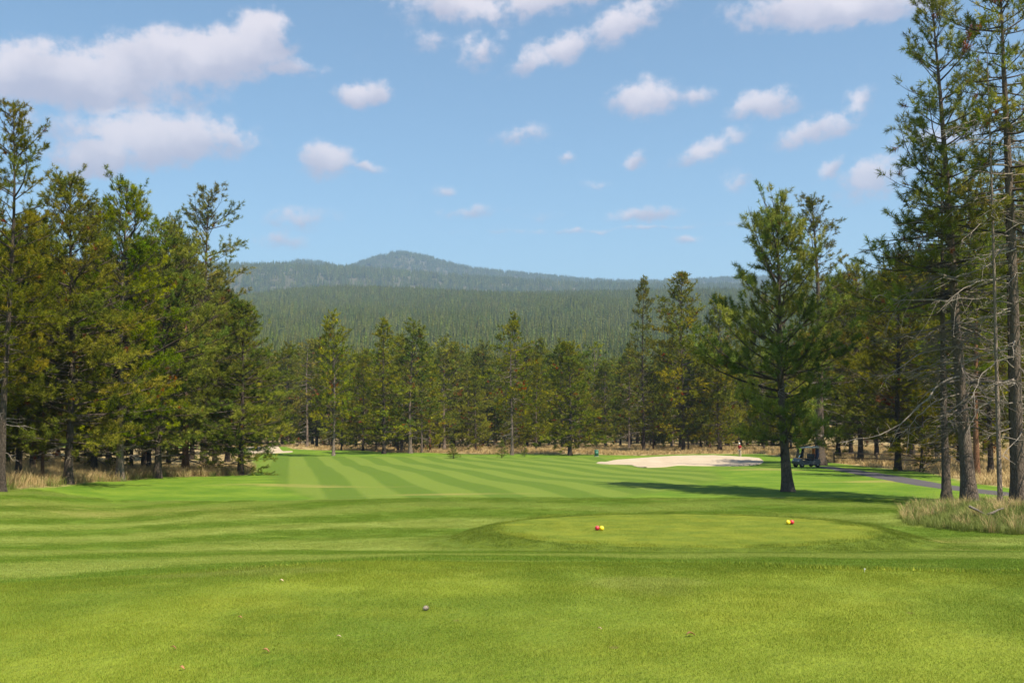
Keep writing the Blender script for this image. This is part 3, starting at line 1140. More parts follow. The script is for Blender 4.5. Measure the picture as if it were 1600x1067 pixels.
    for q in range(7):
        sp_pos.append(axis(np.array([H - .12 * q]))[0])
        sp_dir.append(np.array((0, 0, 1.)) + rng.normal(0, .3, 3))
        sp_col.append(GREENS[2])
    P = np.array(sp_pos)
    D = np.array(sp_dir)
    C = np.array(sp_col) * tone
    # needles gather in clumps with open dark hollows between them
    fq = rng.uniform(2.2, 2.9, 3)
    vn = np.sin(P[:, 0] * fq[0] + 1.3 * np.sin(P[:, 2] * 1.7) + ph[0]) * np.sin(P[:, 1] * fq[1] + 1.1 * np.sin(P[:, 0] * 1.5) + ph[1])
    vn = vn + .9 * np.sin(P[:, 2] * fq[2] * 1.2 + np.sin(P[:, 0] * 2.1 + P[:, 1] * 1.7) + ph[3])
    kp = vn + rng.uniform(-.3, .3, len(P)) > hollow
    kp[-7:] = True
    P, D, C = P[kp], D[kp], C[kp]
    D /= np.linalg.norm(D, axis=1)[:, None]
    tmpl = sprig_templates(rng, sk, sln, swd, sL, 5)
    A = np.cross(D, rng.normal(0, 1, D.shape))
    A /= np.linalg.norm(A, axis=1)[:, None]
    B = np.cross(D, A)
    Vs, Cs = [], []
    ch = rng.integers(0, 5, len(P))
    sc = rng.uniform(.75, 1.25, len(P))
    for k in range(5):
        m_ = ch == k
        T = tmpl[k]
        v = P[m_][:, None] + sc[m_][:, None, None] * (T[None, :, :1] * A[m_][:, None] + T[None, :, 1:2] * B[m_][:, None] + T[None, :, 2:] * D[m_][:, None])
        Vs.append(v.reshape(-1, 3))
        Cs.append(np.repeat(C[m_], len(T), axis=0))
    V = np.concatenate(Vs)
    Cc = np.concatenate(Cs)
    crown_me = mesh_np(kind + '_crown', V, tris=np.arange(len(V)).reshape(-1, 3), cols=Cc)
    branch_me = br.mesh(kind + '_branches', smooth=True)
    # bare dead limbs below and inside the crown
    dead_me = None
    if dead or extra_limbs:
        dg = Geo()
        for q in range(dead):
            zb = H * rng.uniform(*dead_z)
            a = rng.uniform(0, 6.28)
            L = dead_len * rng.uniform(.35, 1.15)
            dead_limb(dg, rng, axis(np.array([zb]))[0], a, L, rng.uniform(-.35, .25))
        dead_me = dg.mesh(kind + '_dead_branches', smooth=True)
    return dict(H=H, R=R, trunk=trunk_me, branches=branch_me, crown=crown_me, dead=dead_me, axis=axis, tris=len(V) // 3)


def dead_limb(dg, rng, base, a, L, rise, r0=None, twigs=None):
    hd = np.array((math.cos(a), math.sin(a), 0.))
    sd_ = np.array((-hd[1], hd[0], 0.))
    t = np.linspace(0, 1, 9)
    w1, w2 = rng.normal(0, .08), rng.normal(0, .06)
    P = base + np.outer(t * L, hd) + np.outer((np.sin(t * 5 + w1 * 9) * w1 + t ** 2 * rng.normal(0, .2)) * L, sd_)
    P[:, 2] += L * (rise * t - .28 * t ** 2 + .16 * t ** 4) + np.sin(t * 7) * w2 * L * .5
    r0 = r0 or .010 + .010 * L
    dg.tube(P, r0 * (1 - t * .85), 5)
    for q in range(int(2 + L * 3) if twigs is None else twigs):
        i = int(rng.integers(2, 8))
        l = L * rng.uniform(.1, .32)
        a2 = a + rng.choice((-1, 1)) * rng.uniform(.4, 1.1)
        d = np.array((math.cos(a2), math.sin(a2), rng.uniform(-.7, .35)))
        m_ = P[i] + d * l * .5 + rng.normal(0, .06, 3) * l
        e = P[i] + d * l + rng.normal(0, .12, 3) * l + np.array((0, 0, -.1 * l))
        dg.tube(np.array([P[i], m_, e]), np.array((.5, .35, .15)) * r0 * .8 + .003, 3)


lodge = lambda s: (1 - s) ** .52 * (.62 + .38 * min(1, s / .18)) * 1.0 + .05
openp = lambda s: (math.sin(math.pi * (0.16 + .80 * s)) ** .8) * (1 - .25 * s) + .06
spire = lambda s: (1 - s) ** .72 * .92 + .10
round_ = lambda s: (1 - s ** 2.2) ** .7 * (.55 + .45 * min(1, s / .25)) + .05
young = lambda s: (1 - s) ** .8 + .06

PR = {}
near = dict(sk=28, sln=.21, swd=.026, sL=.22, spq=.15, sub=.44)
PR['lodge_a'] = make_pine('pine', 11, 18, 4.9, .10, lodge, .36, (3, 5), 4, 58, dead=34, rust=.012, **near)
PR['lodge_b'] = make_pine('pine', 12, 18, 4.2, .13, round_, .38, (3, 5), 6, 58, dead=30, rust=.014, lump=.42, **near)
PR['lodge_c'] = make_pine('pine', 13, 16, 4.5, .07, lodge, .36, (3, 5), 0, 58, dead=24, rust=.01, lump=.4, **near)
PR['open_a'] = make_pine('pine', 14, 20, 3.7, .27, openp, .46, (2, 4), 8, 50, dead=26, gap=.06, hollow=-.85, tone=1.1, lump=.5, rust=.006, step=.19, **near)
PR['hero'] = make_pine('pine', 15, 13.4, 4.1, .16, lodge, .36, (3, 5), 4, 62, gap=.06, lean=(-.6, 0), hollow=-.72, droop=.1, upturn=.55, dead=22, dead_z=(.14, .5), lump=.5, rust=.003, trunk_r=.25, sub=.44, sk=32, sln=.24, swd=.026, sL=.24, tone=1.3, tsides=14, bend=.3, step=.18, spq=.14)
PR['hero2'] = make_pine('pine', 16, 21, 4.5, .27, spire, .46, (2, 4), 8, 60, droop=.1, upturn=.5, dead=22, dead_z=(.08, .35), lump=.5, rust=.004, trunk_r=.30, step=.19, **near)
PR['tall'] = make_pine('pine', 17, 21.2, 3.5, .40, spire, .40, (3, 4), -6, 52, droop=.05, upturn=.5, lean=(-1.05, .2), bend=.12, dead=120, dead_z=(.14, .60), dead_len=3.0, hollow=-.8, tone=1.25, lump=.45, gap=.02, rust=.03, trunk_r=.27, tsides=14, step=.19, **near)
PR['sparse'] = make_pine('pine', 18, 21, 3.4, .50, spire, .42, (2, 4), -6, 48, droop=.08, upturn=.45, bend=.15, dead=120, dead_z=(.12, .75), dead_len=2.4, hollow=-.75, tone=1.25, lump=.5, gap=.12, rust=.02, trunk_r=.27, tsides=14, step=.19, **near)
PR['thin'] = make_pine('pine', 19, 20, 1.3, .72, spire, .6, (2, 3), -10, 40, dead=20, dead_z=(.3, .8), dead_len=.8, gap=.2, trunk_r=.10, bend=.1, sk=12, sln=.18, swd=.035, sL=.28)
PR['young'] = make_pine('pine', 20, 5.0, 1.5, .06, young, .34, (3, 5), 5, 55, dead=0, trunk_r=.09, lump=.3, rust=0, **near)
# lighter builds for the wood beyond the fairway
mid = dict(sk=13, sln=.34, swd=.085, sL=.34, step=.30, spq=.25, sub=.46, hollow=-.6, bshow=False, tsides=7)
PR['mid_a'] = make_pine('pine', 31, 19, 4.2, .07, lodge, .48, (3, 5), 4, 56, dead=16, rust=.02, **mid)
PR['mid_b'] = make_pine('pine', 32, 19, 4.0, .20, round_, .5, (3, 5), 6, 55, dead=26, dead_z=(.1, .6), rust=.03, lump=.5, gap=.08, **mid)
PR['mid_c'] = make_pine('pine', 33, 17, 4.4, .05, lodge, .46, (3, 5), 0, 56, dead=10, rust=.012, lump=.45, **mid)
PR['mid_d'] = make_pine('pine', 34, 22, 3.6, .12, spire, .5, (3, 4), 2, 52, dead=26, dead_z=(.1, .5), rust=.015, lump=.45, gap=.06, **mid)
PR['mid_e'] = make_pine('pine', 35, 20, 3.8, .28, openp, .56, (2, 4), -4, 40, dead=44, dead_z=(.1, .7), dead_len=2.2, rust=.06, lump=.55, gap=.18, **mid)
PR['mid_f'] = make_pine('pine', 36, 24, 4.8, .08, round_, .5, (3, 5), 4, 56, dead=20, rust=.02, lump=.5, **mid)


def plant(kind, loc, H, label, group=None, width=None, rz=None, bark=None, dead=True, name='pine_tree', seed=0, cat='tree'):
    p = PR[kind]
    sz = H / p['H']
    sw = (width / (2 * p['R'] * .80)) if width else sz * 1.15
    sw = min(max(sw, sz * .6), sz * 2.1)
    rz = rz if rz is not None else (seed * 2.399) % 6.283
    t = thing(name, loc, label, cat, group, rz, (sw, sw, sz))
    link('trunk', p['trunk'], bark or M_BARK, t)
    tag(link('branches', p['branches'], M_TWIG, t), kind='stuff')
    tag(link('crown', p['crown'], M_NEEDLE, t), kind='stuff')
    if dead and p['dead'] is not None:
        tag(link('dead_branches', p['dead'], M_DEAD, t), kind='stuff')
    return t


def plant_px(kind, px, base, top, label, group=None, wpx=None, **kw):
    g = ground_at(px, base)
    H = height_to(top, g[1]) - g[2]
    w = wpx / FPX * g[1] if wpx else None
    return plant(kind, g, H, label, group, w, **kw)


for m_ in (M_BARK, M_TWIG, M_NEEDLE, M_DEAD):
    pass

# --- right hand side
hero = plant_px('hero', 1231, 768, 324, 'broad pine with thick scarred trunk standing alone on the mown turf', wpx=200, rz=0, bark=M_BARKB)
# trunk burl of the lone pine
bg_ = Geo()
for k in range(9):
    a_ = k * .7
    P_ = np.array([(-.22 + .05 * math.cos(a_), .05 * math.sin(a_) - .1, 1.62 + .05 * k), (-.31 + .04 * math.cos(a_), -.12 + .1 * math.sin(a_), 1.5 + .055 * k), (-.24, -.12, 1.45 + .05 * k)])
    bg_.tube(P_, (.07, .06, .035), 6)
hb = link('burl', bg_.mesh('burl', True), M_BARK, hero)
plant_px('hero2', 1281, 727, 313, 'tall pine with grey trunk rising behind the parked golf cart', wpx=175, rz=2.2, bark=M_BARKB)
TALL = plant_px('tall', 1516, 787, -8, 'tall straight pine with long bare grey lower limbs on the grassy bank', wpx=215, rz=0.0, bark=M_BARKB)
SPARSE = plant_px('sparse', 1592, 795, -70, 'thick trunked sparse pine on the grassy bank with many dead limbs', wpx=210, rz=1.3, bark=M_BARKB)
plant_px('thin', 1563, 795, 20, 'slender pale straight pine trunk between two thicker pines on the bank', wpx=80, rz=2.0, bark=M_BARKG)
plant_px('thin', 1583, 792, 30, 'slender dark pine pressed against the thick trunked sparse pine', wpx=70, rz=4.0, bark=M_BARK)
plant_px('sparse', 1479, 781, 250, 'shorter pine with mostly dead limbs beside the cart path', wpx=130, rz=4.1, bark=M_BARKB)
plant_px('open_a', 1527, 747, 330, 'pine with pinkish bare trunk beyond the cart path', wpx=130, rz=.4, bark=M_BARKO)
plant_px('lodge_a', 1548, 742, 300, 'dark shaded pine beyond the cart path', wpx=150, rz=5.1)
plant_px('lodge_b', 1404, 735, 405, 'thick dark trunked pine with low spreading crown beside the cart path bend', wpx=150, rz=3.2)
plant_px('young', 1440, 737, 612, 'young slender pine on the mown strip beside the cart path', wpx=70, rz=1.0)
for k, (px, base, top, w, kd) in enumerate([(1345, 722, 415, 130, 'lodge_b'), (1370, 716, 440, 120, 'lodge_a'), (1310, 716, 450, 110, 'lodge_c'), (1425, 716, 400, 120, 'lodge_b'), (1465, 720, 380, 120, 'lodge_a'),
                                         (1500, 724, 350, 130, 'lodge_c'), (1585, 727, 330, 150, 'lodge_a'), (1620, 735, 250, 150, 'lodge_b'), (1660, 742, 200, 170, 'lodge_a'), (1330, 712, 470, 110, 'lodge_a'), (1395, 709, 430, 110, 'lodge_c'), (1540, 712, 380, 120, 'lodge_b'), (1475, 709, 420, 120, 'lodge_c')]):
    plant_px(kd, px, base, top, 'green pine in the wood across the cart path, behind the bank pines', 'pines in the wood across the cart path', wpx=w, seed=k + 3)


def px_limb(tree, pts, depth, swing, r0, seed):
    """one bare limb that can be picked out: photo points at the tree's depth, swinging towards or away from the viewer"""
    rg_ = np.random.default_rng(seed)
    W = []
    for i, (a, b) in enumerate(pts):
        dd = depth + swing * i / (len(pts) - 1)
        d = px_dir(a, b)
        W.append(np.array((d[0], d[1], d[2])) * dd / d[1] + np.array((0, 0, EYE)))
    W = np.array(W)
    tt_ = np.linspace(0, len(W) - 1, 14)
    P = np.stack([_box(np.interp(tt_, range(len(W)), W[:, c]), 3) for c in range(3)], -1)
    P[0] = W[0]
    P += rg_.normal(0, .03, P.shape)
    q_ = Geo()
    q_.tube(P, np.linspace(r0, .008, 14), 6)
    for k in range(14):
        i = int(rg_.integers(3, 14))
        l = rg_.uniform(.2, .8)
        d = P[min(i, 13)] - P[i - 1]
        d = d / np.linalg.norm(d) * .8 + rg_.normal(0, .6, 3) + np.array((0, 0, -.25))
        q_.tube(np.array([P[i], P[i] + d * l * .5 + rg_.normal(0, .05, 3), P[i] + d * l + np.array((0, 0, -.12 * l))]), (.013, .009, .004), 4)
    inv = np.array((Matrix.LocRotScale(tree.location, tree.rotation_euler, tree.scale)).inverted())
    q_.v = [(np.c_[v, np.ones(len(v))] @ inv.T)[:, :3] for v in q_.v]
    return link('dead_limb', q_.mesh('dead_limb', True), M_DEAD, tree)


_dt = TALL.location.y
for k, (pts, sw_, r_) in enumerate([([(1505, 588), (1475, 592), (1450, 620), (1410, 662), (1370, 682), (1318, 691)], -2.0, .055), ([(1506, 615), (1470, 622), (1435, 648), (1414, 675)], -1.2, .04),
                                   ([(1493, 470), (1440, 467), (1400, 470), (1372, 459)], -1.5, .045), ([(1500, 556), (1450, 572), (1400, 586), (1342, 590)], .9, .04),
                                   ([(1499, 540), (1440, 552), (1400, 578), (1380, 596)], -1.8, .035), ([(1490, 425), (1450, 440), (1410, 470), (1385, 512)], -1.0, .035),
                                   ([(1497, 510), (1530, 520), (1560, 545), (1575, 560)], -1.5, .04), ([(1506, 600), (1535, 590), (1560, 600), (1580, 640)], -1.2, .035)]):
    px_limb(TALL, pts, _dt, sw_, r_, 700 + k)
_ds = SPARSE.location.y
for k, (pts, sw_, r_) in enumerate([([(1590, 475), (1545, 468), (1505, 466), (1460, 475)], -1.5, .04), ([(1592, 632), (1555, 624), (1525, 640), (1512, 685)], -1.0, .04),
                                   ([(1590, 430), (1545, 436), (1500, 452), (1470, 490)], -1.2, .035), ([(1592, 575), (1560, 560), (1530, 590), (1518, 625)], -1.6, .03), ([(1588, 330), (1540, 345), (1500, 380)], -1.0, .03)]):
    px_limb(SPARSE, pts, _ds, sw_, r_, 720 + k)

# --- left hand side
LG = 'pines along the left edge of the rough'
plant_px('open_a', 2, 768, 172, 'tallest left hand pine with open tufted branches against the clouds', wpx=170, rz=1.0)
plant_px('lodge_a', 106, 756, 276, 'broad dense pine with double trunk standing in tall dry grass', wpx=235, rz=.3)
plant_px('lodge_b', 187, 751, 290, 'pine with half sunlit pale trunk beside the broad double trunked pine', wpx=175, rz=2.4, bark=M_BARKG)
plant_px('lodge_b', 247, 747, 352, 'dark trunked pine between the pale trunk and the orange trunk', wpx=165, rz=4.0)
plant_px('lodge_c', 289, 740, 385, 'pine with bright orange brown trunk and twisted low limbs', wpx=175, rz=1.7, bark=M_BARKO)
plant_px('open_a', 318, 731, 303, 'dark open crowned pine rising above its neighbours against the sky', wpx=135, rz=3.0)
plant_px('lodge_c', 376, 742, 478, 'low bushy pine whose branches sweep down to the mown grass', wpx=150, rz=.8)
plant_px('lodge_a', 29, 748, 360, 'dark slim trunked pine at the back of the dry grass', wpx=170, rz=5.0)
plant_px('lodge_b', 66, 750, 400, 'thin leaning pine in the dry grass', wpx=80, rz=2.9, bark=M_BARKO)
for k, (px, base, top, w, kd) in enumerate([(50, 741, 335, 150, 'lodge_a'), (146, 740, 335, 140, 'lodge_c'), (232, 738, 375, 130, 'lodge_a'), (148, 738, 400, 100, 'lodge_c'), (205, 738, 380, 105, 'lodge_a'), (224, 736, 395, 110, 'lodge_c'), (263, 728, 348, 95, 'lodge_a'), (335, 728, 430, 100, 'lodge_b'), (355, 722, 470, 110, 'lodge_c'),
                                         (10, 735, 380, 140, 'lodge_c'), (60, 728, 420, 140, 'lodge_c'), (118, 726, 420, 130, 'lodge_b'), (170, 722, 430, 120, 'lodge_c'), (230, 720, 440, 110, 'lodge_b'), (300, 718, 440, 110, 'lodge_c'), (275, 712, 470, 110, 'lodge_a'),
                                         (90, 716, 450, 120, 'lodge_a'), (30, 716, 440, 120, 'lodge_b'), (330, 710, 500, 100, 'lodge_a'), (150, 712, 450, 120, 'lodge_c'), (372, 708, 520, 90, 'lodge_c'), (400, 704, 545, 80, 'lodge_a')]):
    plant_px(kd, px, base, top, 'shaded pine deeper in the left hand wood behind the front pines', 'pines deeper in the left hand wood', wpx=w, seed=k + 11)
for k, (px, y_, H_) in enumerate([(-70, 50, 18), (-150, 46, 19), (-120, 60, 18), (-60, 70, 18)]):
    plant('lodge_a' if k % 2 else 'lodge_b', at_depth(px, y_), H_, 'left hand pine just outside the view', 'left hand pines outside the view', seed=k + 60)

# --- the wood at the far end of the fairway: pines that can be told apart
plant_px('mid_b', 521, 712, 492, 'pine with bare grey lower trunk standing forward of the far wood', wpx=66, rz=.5, bark=M_BARKG)
plant_px('mid_c', 567, 704.5, 560, 'small round pine casting a pool of shade beside the pale meadow', wpx=60, rz=1.5)
plant_px('mid_d', 600, 709, 500, 'dark topped pine with black trunk beside two grey trunks', wpx=72, rz=2.0)
plant_px('mid_e', 622, 705, 545, 'pine with reddish trunk between black and grey trunks', wpx=50, rz=2.6, bark=M_BARKO)
plant_px('mid_b', 641, 708, 506, 'broad topped pine with tall pale grey trunk', wpx=85, rz=3.4, bark=M_BARKG)
plant_px('mid_e', 659, 707, 560, 'short crooked grey trunked pine at the edge of the meadow', wpx=45, rz=4.2, bark=M_BARKG)
plant_px('mid_b', 694, 704, 530, 'dark pine with twin grey trunks and a shaded hollow', wpx=72, rz=5.0, bark=M_BARKG)
plant_px('mid_e', 800, 711, 505, 'pine with rusty top and twisted silver dead limbs', wpx=66, rz=5.7, bark=M_BARKG)
plant_px('mid_d', 806, 702, 490, 'slim pine rising directly behind the rusty topped pine', wpx=52, rz=.9)
plant_px('mid_c', 890, 711, 540, 'dense wide pine with foliage down to the dry grass', wpx=95, rz=1.8)
plant_px('mid_d', 1006, 707, 436, 'tall narrow spire shaped pine left of the big rounded pine', wpx=62, rz=2.9)
plant_px('mid_f', 1068, 706, 430, 'largest rounded pine towering over the far wood behind the bunker', wpx=100, rz=4.4)
plant_px('mid_c', 1125, 705, 470, 'yellow green pine behind the bunker beside the largest rounded pine', wpx=90, rz=5.2)
rng = np.random.default_rng(99)
kinds = ['mid_a', 'mid_b', 'mid_c', 'mid_d', 'mid_a', 'mid_c', 'mid_e']
FR = 'pines in the front rows of the far wood'
LOOK = dict(mid_a='dense cone shaped pine', mid_b='round topped pine with bare lower trunk', mid_c='bushy pine with low sweeping branches', mid_d='tall narrow pine', mid_e='thin open pine with dead limbs')
used = []
nfar = 0
for row, (ya, yb, n, h0, h1) in enumerate([(156, 166, 16, 9, 16), (176, 194, 38, 13, 20), (198, 216, 40, 15, 21), (218, 250, 44, 16, 22), (252, 310, 50, 16, 23)]):
    for k in range(n):
        px = 395 + (1260 - 395) * (k + rng.uniform(.1, .9)) / n
        y_ = rng.uniform(ya, yb)
        if row == 0 and (px < 480 or 905 < px < 960):
            continue
        if row < 2 and px < 470:
            y_ += 40
        H_ = rng.uniform(h0, h1)
        if row == 0:
            kd = kinds[int(rng.integers(0, 7))]
            lab, grp = LOOK[kd] + ' in the front row of the far wood', FR
        else:
            kd = kinds[int(rng.integers(0, 7))]
            lab, grp = LOOK[kd] + ' deeper in the far wood, behind its front row', 'pines deeper in the far wood'
        plant(kd, at_depth(px, y_), H_, lab, grp, seed=int(rng.integers(0, 999)), dead=row < 3,
              bark=(M_BARK, M_BARKG, M_BARKO)[int(rng.choice(3, p=(.6, .25, .15)))])
        nfar += 1
# young trees in front of the meadow
plant_px('young', 708, 716.5, 693, 'bushy little pine on the mown edge of the fairway', wpx=19, rz=.2, name='young_pine')
plant_px('young', 784, 715.5, 688, 'wispy young pine in front of the rusty topped pine', wpx=15, rz=1.2, name='young_pine')
plant_px('young', 819, 713.5, 690, 'thin staked sapling between wispy young pine and dense wide pine', wpx=9, rz=2.2, name='young_pine')

# ------------------------------------------------------------------ far forest (reads as one mass)
def far_clump(name, rng, ntree, rad, hs, layers):
    V, C = [], []
    for q in range(ntree):
        a, r = rng.uniform(0, 6.28), rad * math.sqrt(rng.uniform(0, 1))
        c = np.array((math.cos(a) * r, math.sin(a) * r, -1.0))
        H = rng.uniform(*hs)
        R = H * rng.uniform(.13, .19)
        col = GREENS[rng.integers(0, 4)] * .5 * rng.uniform(.8, 1.2) + np.array((.066, .074, .024)) * rng.uniform(.85, 1.1)
        for s in np.linspace(.12, .97, layers):
            rr = R * ((1 - s) ** .8 + .07) * rng.uniform(.8, 1.2)
            n = 5
            a0 = rng.uniform(0, 6.28)
            for k in range(n):
                b = a0 + k * 6.283 / n + rng.normal(0, .2)
                w = 1.25
                o = c + np.array((0, 0, H * (s + .09)))
                p1 = c + np.array((math.cos(b - w / 2) * rr, math.sin(b - w / 2) * rr, H * (s - .05 + rng.uniform(-.03, .03))))
                p2 = c + np.array((math.cos(b + w / 2) * rr, math.sin(b + w / 2) * rr, H * (s - .05 + rng.uniform(-.03, .03))))
                V += [o, p1, p2]
                C += [col * rng.uniform(.85, 1.15)] * 3
    me = mesh_np(name, V, tris=np.arange(len(V)).reshape(-1, 3), cols=np.array(C))
    me.materials.append(M_NEEDLE)
    return me


clumps = [far_clump('far_pines', rng, 6, 9.5, (12, 21), 8) for _ in range(5)]


def scatter_forest(name, y0, y1, n, label, s0, s1):
    yy = np.sqrt(rng.uniform(y0 ** 2, y1 ** 2, n))
    uu = rng.uniform(-.62, .62, n)
    X, Y = uu * yy, yy
    s = rng.uniform(s0, s1, n)
    rot = np.zeros((n, 3))
    rot[:, 2] = rng.uniform(0, 6.28, n)
    scatter(name, np.stack([X, Y, zg(X, Y)], -1), rot, np.stack([s, s, s * rng.uniform(.85, 1.15, n)], -1), rng.integers(0, 5, n), clumps, label, 'forest')


scatter_forest('forest', 300, 2200, 21000, 'continuous pine forest covering the long slope beyond the far wood', .85, 1.1)
scatter_forest('hill_forest', 2600, 5300, 26000, 'hazy blue pine forest covering the skyline hills', 1.0, 1.35)

# ------------------------------------------------------------------ small things
M_RED = simple_mat('red_paint', (.55, .035, .05), .35, .5, .15)
M_YEL = simple_mat('yellow_paint', (.85, .62, .02), .35, .5, .1)
M_STEEL = simple_mat('steel', (.35, .35, .36), .4, .5, .2, metal=.8)


def ball_mesh(name, r):
    g = Geo()
    n, k = 14, 20
    th = np.linspace(0, math.pi, n)
    prof_ = np.stack([np.sin(th) * r, -np.cos(th) * r], -1)
    # a turned groove round the middle and a flat foot
    prof_[:, 0] *= 1 - .05 * np.exp(-((th - math.pi / 2) / .12) ** 2)
    prof_[:, 1] = np.maximum(prof_[:, 1], -r * .88)
    prof_[:, 0] += 1e-4
    g.tube(np.stack([0 * th, 0 * th, prof_[:, 1] + np.linspace(0, 1e-4, n)], -1), prof_[:, 0], k)
    V = g.v[0].reshape(n, k, 3)
    a = np.arange(k) / k * 2 * np.pi
    for i in range(n):
        V[i] = np.stack([np.cos(a) * prof_[i, 0], np.sin(a) * prof_[i, 0], np.full(k, prof_[i, 1])], -1)
    g.v[0] = V.reshape(-1, 3)
    # face winding outward
    g.q[0] = g.q[0]
    return g.mesh(name, True)


bm_ = ball_mesh('marker_ball', .068)
sg = Geo()
sg.tube(np.array([(0, 0, -.20), (0, 0, -.16), (0, 0, -.05)]), (.001, .008, .008), 8)
spike_me = sg.mesh('spike', True)
for (px, py, m_, lab) in [(933.2, 828.5, M_RED, 'red ball tee marker beside a yellow one, nearer the middle of the forward tee'), (940.2, 829, M_YEL, 'yellow ball tee marker beside a red one, nearer the middle of the forward tee'),
                          (1231.5, 819.5, M_YEL, 'yellow ball tee marker on the forward tee side towards the lone pine'), (1237.5, 819, M_RED, 'red ball tee marker on the forward tee side towards the lone pine')]:
    g = ground_at(px, py)
    t = thing('tee_marker', g, lab, 'tee marker', 'ball tee markers on the forward tee')
    b_ = link('ball', bm_, m_, t)
    b_.location = (0, 0, .066)
    s_ = link('spike', spike_me, M_STEEL, t)
    s_.location = (0, 0, .066)

# green box at the end of the fairway
M_GREEN = simple_mat('green_enamel', (.04, .15, .095), .5, .4, .2)
M_DARK = simple_mat('black_plastic', (.02, .02, .022), .5, .4, .2)
g = ground_at(932, 713)
t = thing('utility_box', g, 'small green metal box on the mown edge beside the long bunker', 'utility box', rz=.2, scale=(.85, .85, .85))
q = Geo()
q.box((0, 0, .48), (.55, .5, .9))
link('cabinet', q.mesh('cabinet'), M_GREEN, t)
q = Geo()
q.add([(-.31, -.29, .93), (.31, -.29, .93), (.31, .29, .93), (-.31, .29, .93), (-.27, -.25, 1.02), (.27, -.25, 1.02), (.27, .25, 1.06), (-.27, .25, 1.06)],
      q=[(0, 3, 2, 1), (4, 5, 6, 7), (0, 1, 5, 4), (1, 2, 6, 5), (2, 3, 7, 6), (3, 0, 4, 7)])
link('lid', q.mesh('lid'), M_GREEN, t)
q = Geo()
q.box((0, -.262, .5), (.42, .02, .68))
d_ = link('door', q.mesh('door'), M_GREEN, t)
q = Geo()
q.box((.16, -.285, .52), (.03, .03, .12))
link('handle', q.mesh('handle'), M_DARK, d_)
q = Geo()
q.box((0, 0, .0), (.65, .6, .1))
link('plinth', q.mesh('plinth'), simple_mat('concrete', (.35, .34, .32), .9, .2), t)

# split rail fence across the path
M_RAIL = bark_mat('fence_wood', (.06, .045, .035), (.22, .17, .13), 2.0)
t0 = at_depth(1300, 104)
t1 = at_depth(1480, 92)
ft = thing('rail_fence', (t0 + t1) / 2, 'low dark split rail fence in the dry meadow behind the cart path', 'fence')
post_g = Geo()
post_g.tube(np.array([(0, 0, -.3), (0, 0, .6), (.01, 0, 1.15)]), (.075, .07, .065), 7, cap=True)
post_me = post_g.mesh('post')
NPOST = 6
pp = [t0 + (t1 - t0) * k / (NPOST - 1) for k in range(NPOST)]
for p in pp:
    p[2] = float(zg(p[0], p[1]))
    o = link('post', post_me, M_RAIL, ft)
    o.location = p - (t0 + t1) / 2
    o.rotation_euler = (0, 0, p[0])
for a, b in zip(pp[:-1], pp[1:]):
    for hz in (.55, 1.0):
        q = Geo()
        c = (t0 + t1) / 2
        A, B = a - c + np.array((0, -.03, hz)), b - c + np.array((0, -.03, hz + .03))
        q.tube(np.array([A, (A + B) / 2 + np.array((0, 0, -.03)), B]), (.05, .06, .05), 6, cap=True)
        link('rail', q.mesh('rail'), M_RAIL, ft)

# ------------------------------------------------------------------ golf cart
M_CBODY = simple_mat('cart_body_shaded', (.10, .105, .105), .35, .4, .1)  # body colour darkened to stand in for the tree shade on the cart
M_SEAT = simple_mat('cart_seat', (.055, .05, .048), .6, .3, .2)
M_ROOF = simple_mat('cart_roof', (.60, .56, .48), .4, .4, .1)
M_TYRE = simple_mat('tyre', (.02, .02, .02), .8, .2)
M_BAG = simple_mat('orange_bag', (.62, .19, .03), .6, .3, .2)
m, nt = new_mat('windscreen')
gl = nt.n('ShaderNodeBsdfPrincipled')
gl.inputs['Base Color'].default_value = rgb(.9, .95, .95)
gl.inputs['Roughness'].default_value = .03
gl.inputs['Transmission Weight'].default_value = 1.0
gl.inputs['IOR'].default_value = 1.1
finish(nt, gl.outputs[0])
M_GLASS = m
cg = at_depth(1257, 88)
ct = thing('golf_cart', cg, 'dark golf cart with pale roof parked in tree shade behind the lone pine', 'golf cart', rz=math.pi + .35)
ct.scale = (.95, .95, .95)


def extrude_profile(pts, w):
    n = len(pts)
    V = [(x, -w / 2, z) for x, z in pts] + [(x, w / 2, z) for x, z in pts]
    me = bpy.data.meshes.new('profile')
    F = [tuple(range(n)), tuple(range(2 * n - 1, n - 1, -1))] + [(i, i + n, (i + 1) % n + n, (i + 1) % n) for i in range(n)]
    me.from_pydata(V, [], F)
    me.update()
    return me


def bevel(o, w=.03, s=2):
    b = o.modifiers.new('bevel', 'BEVEL')
    b.width = w
    b.segments = s
    return o


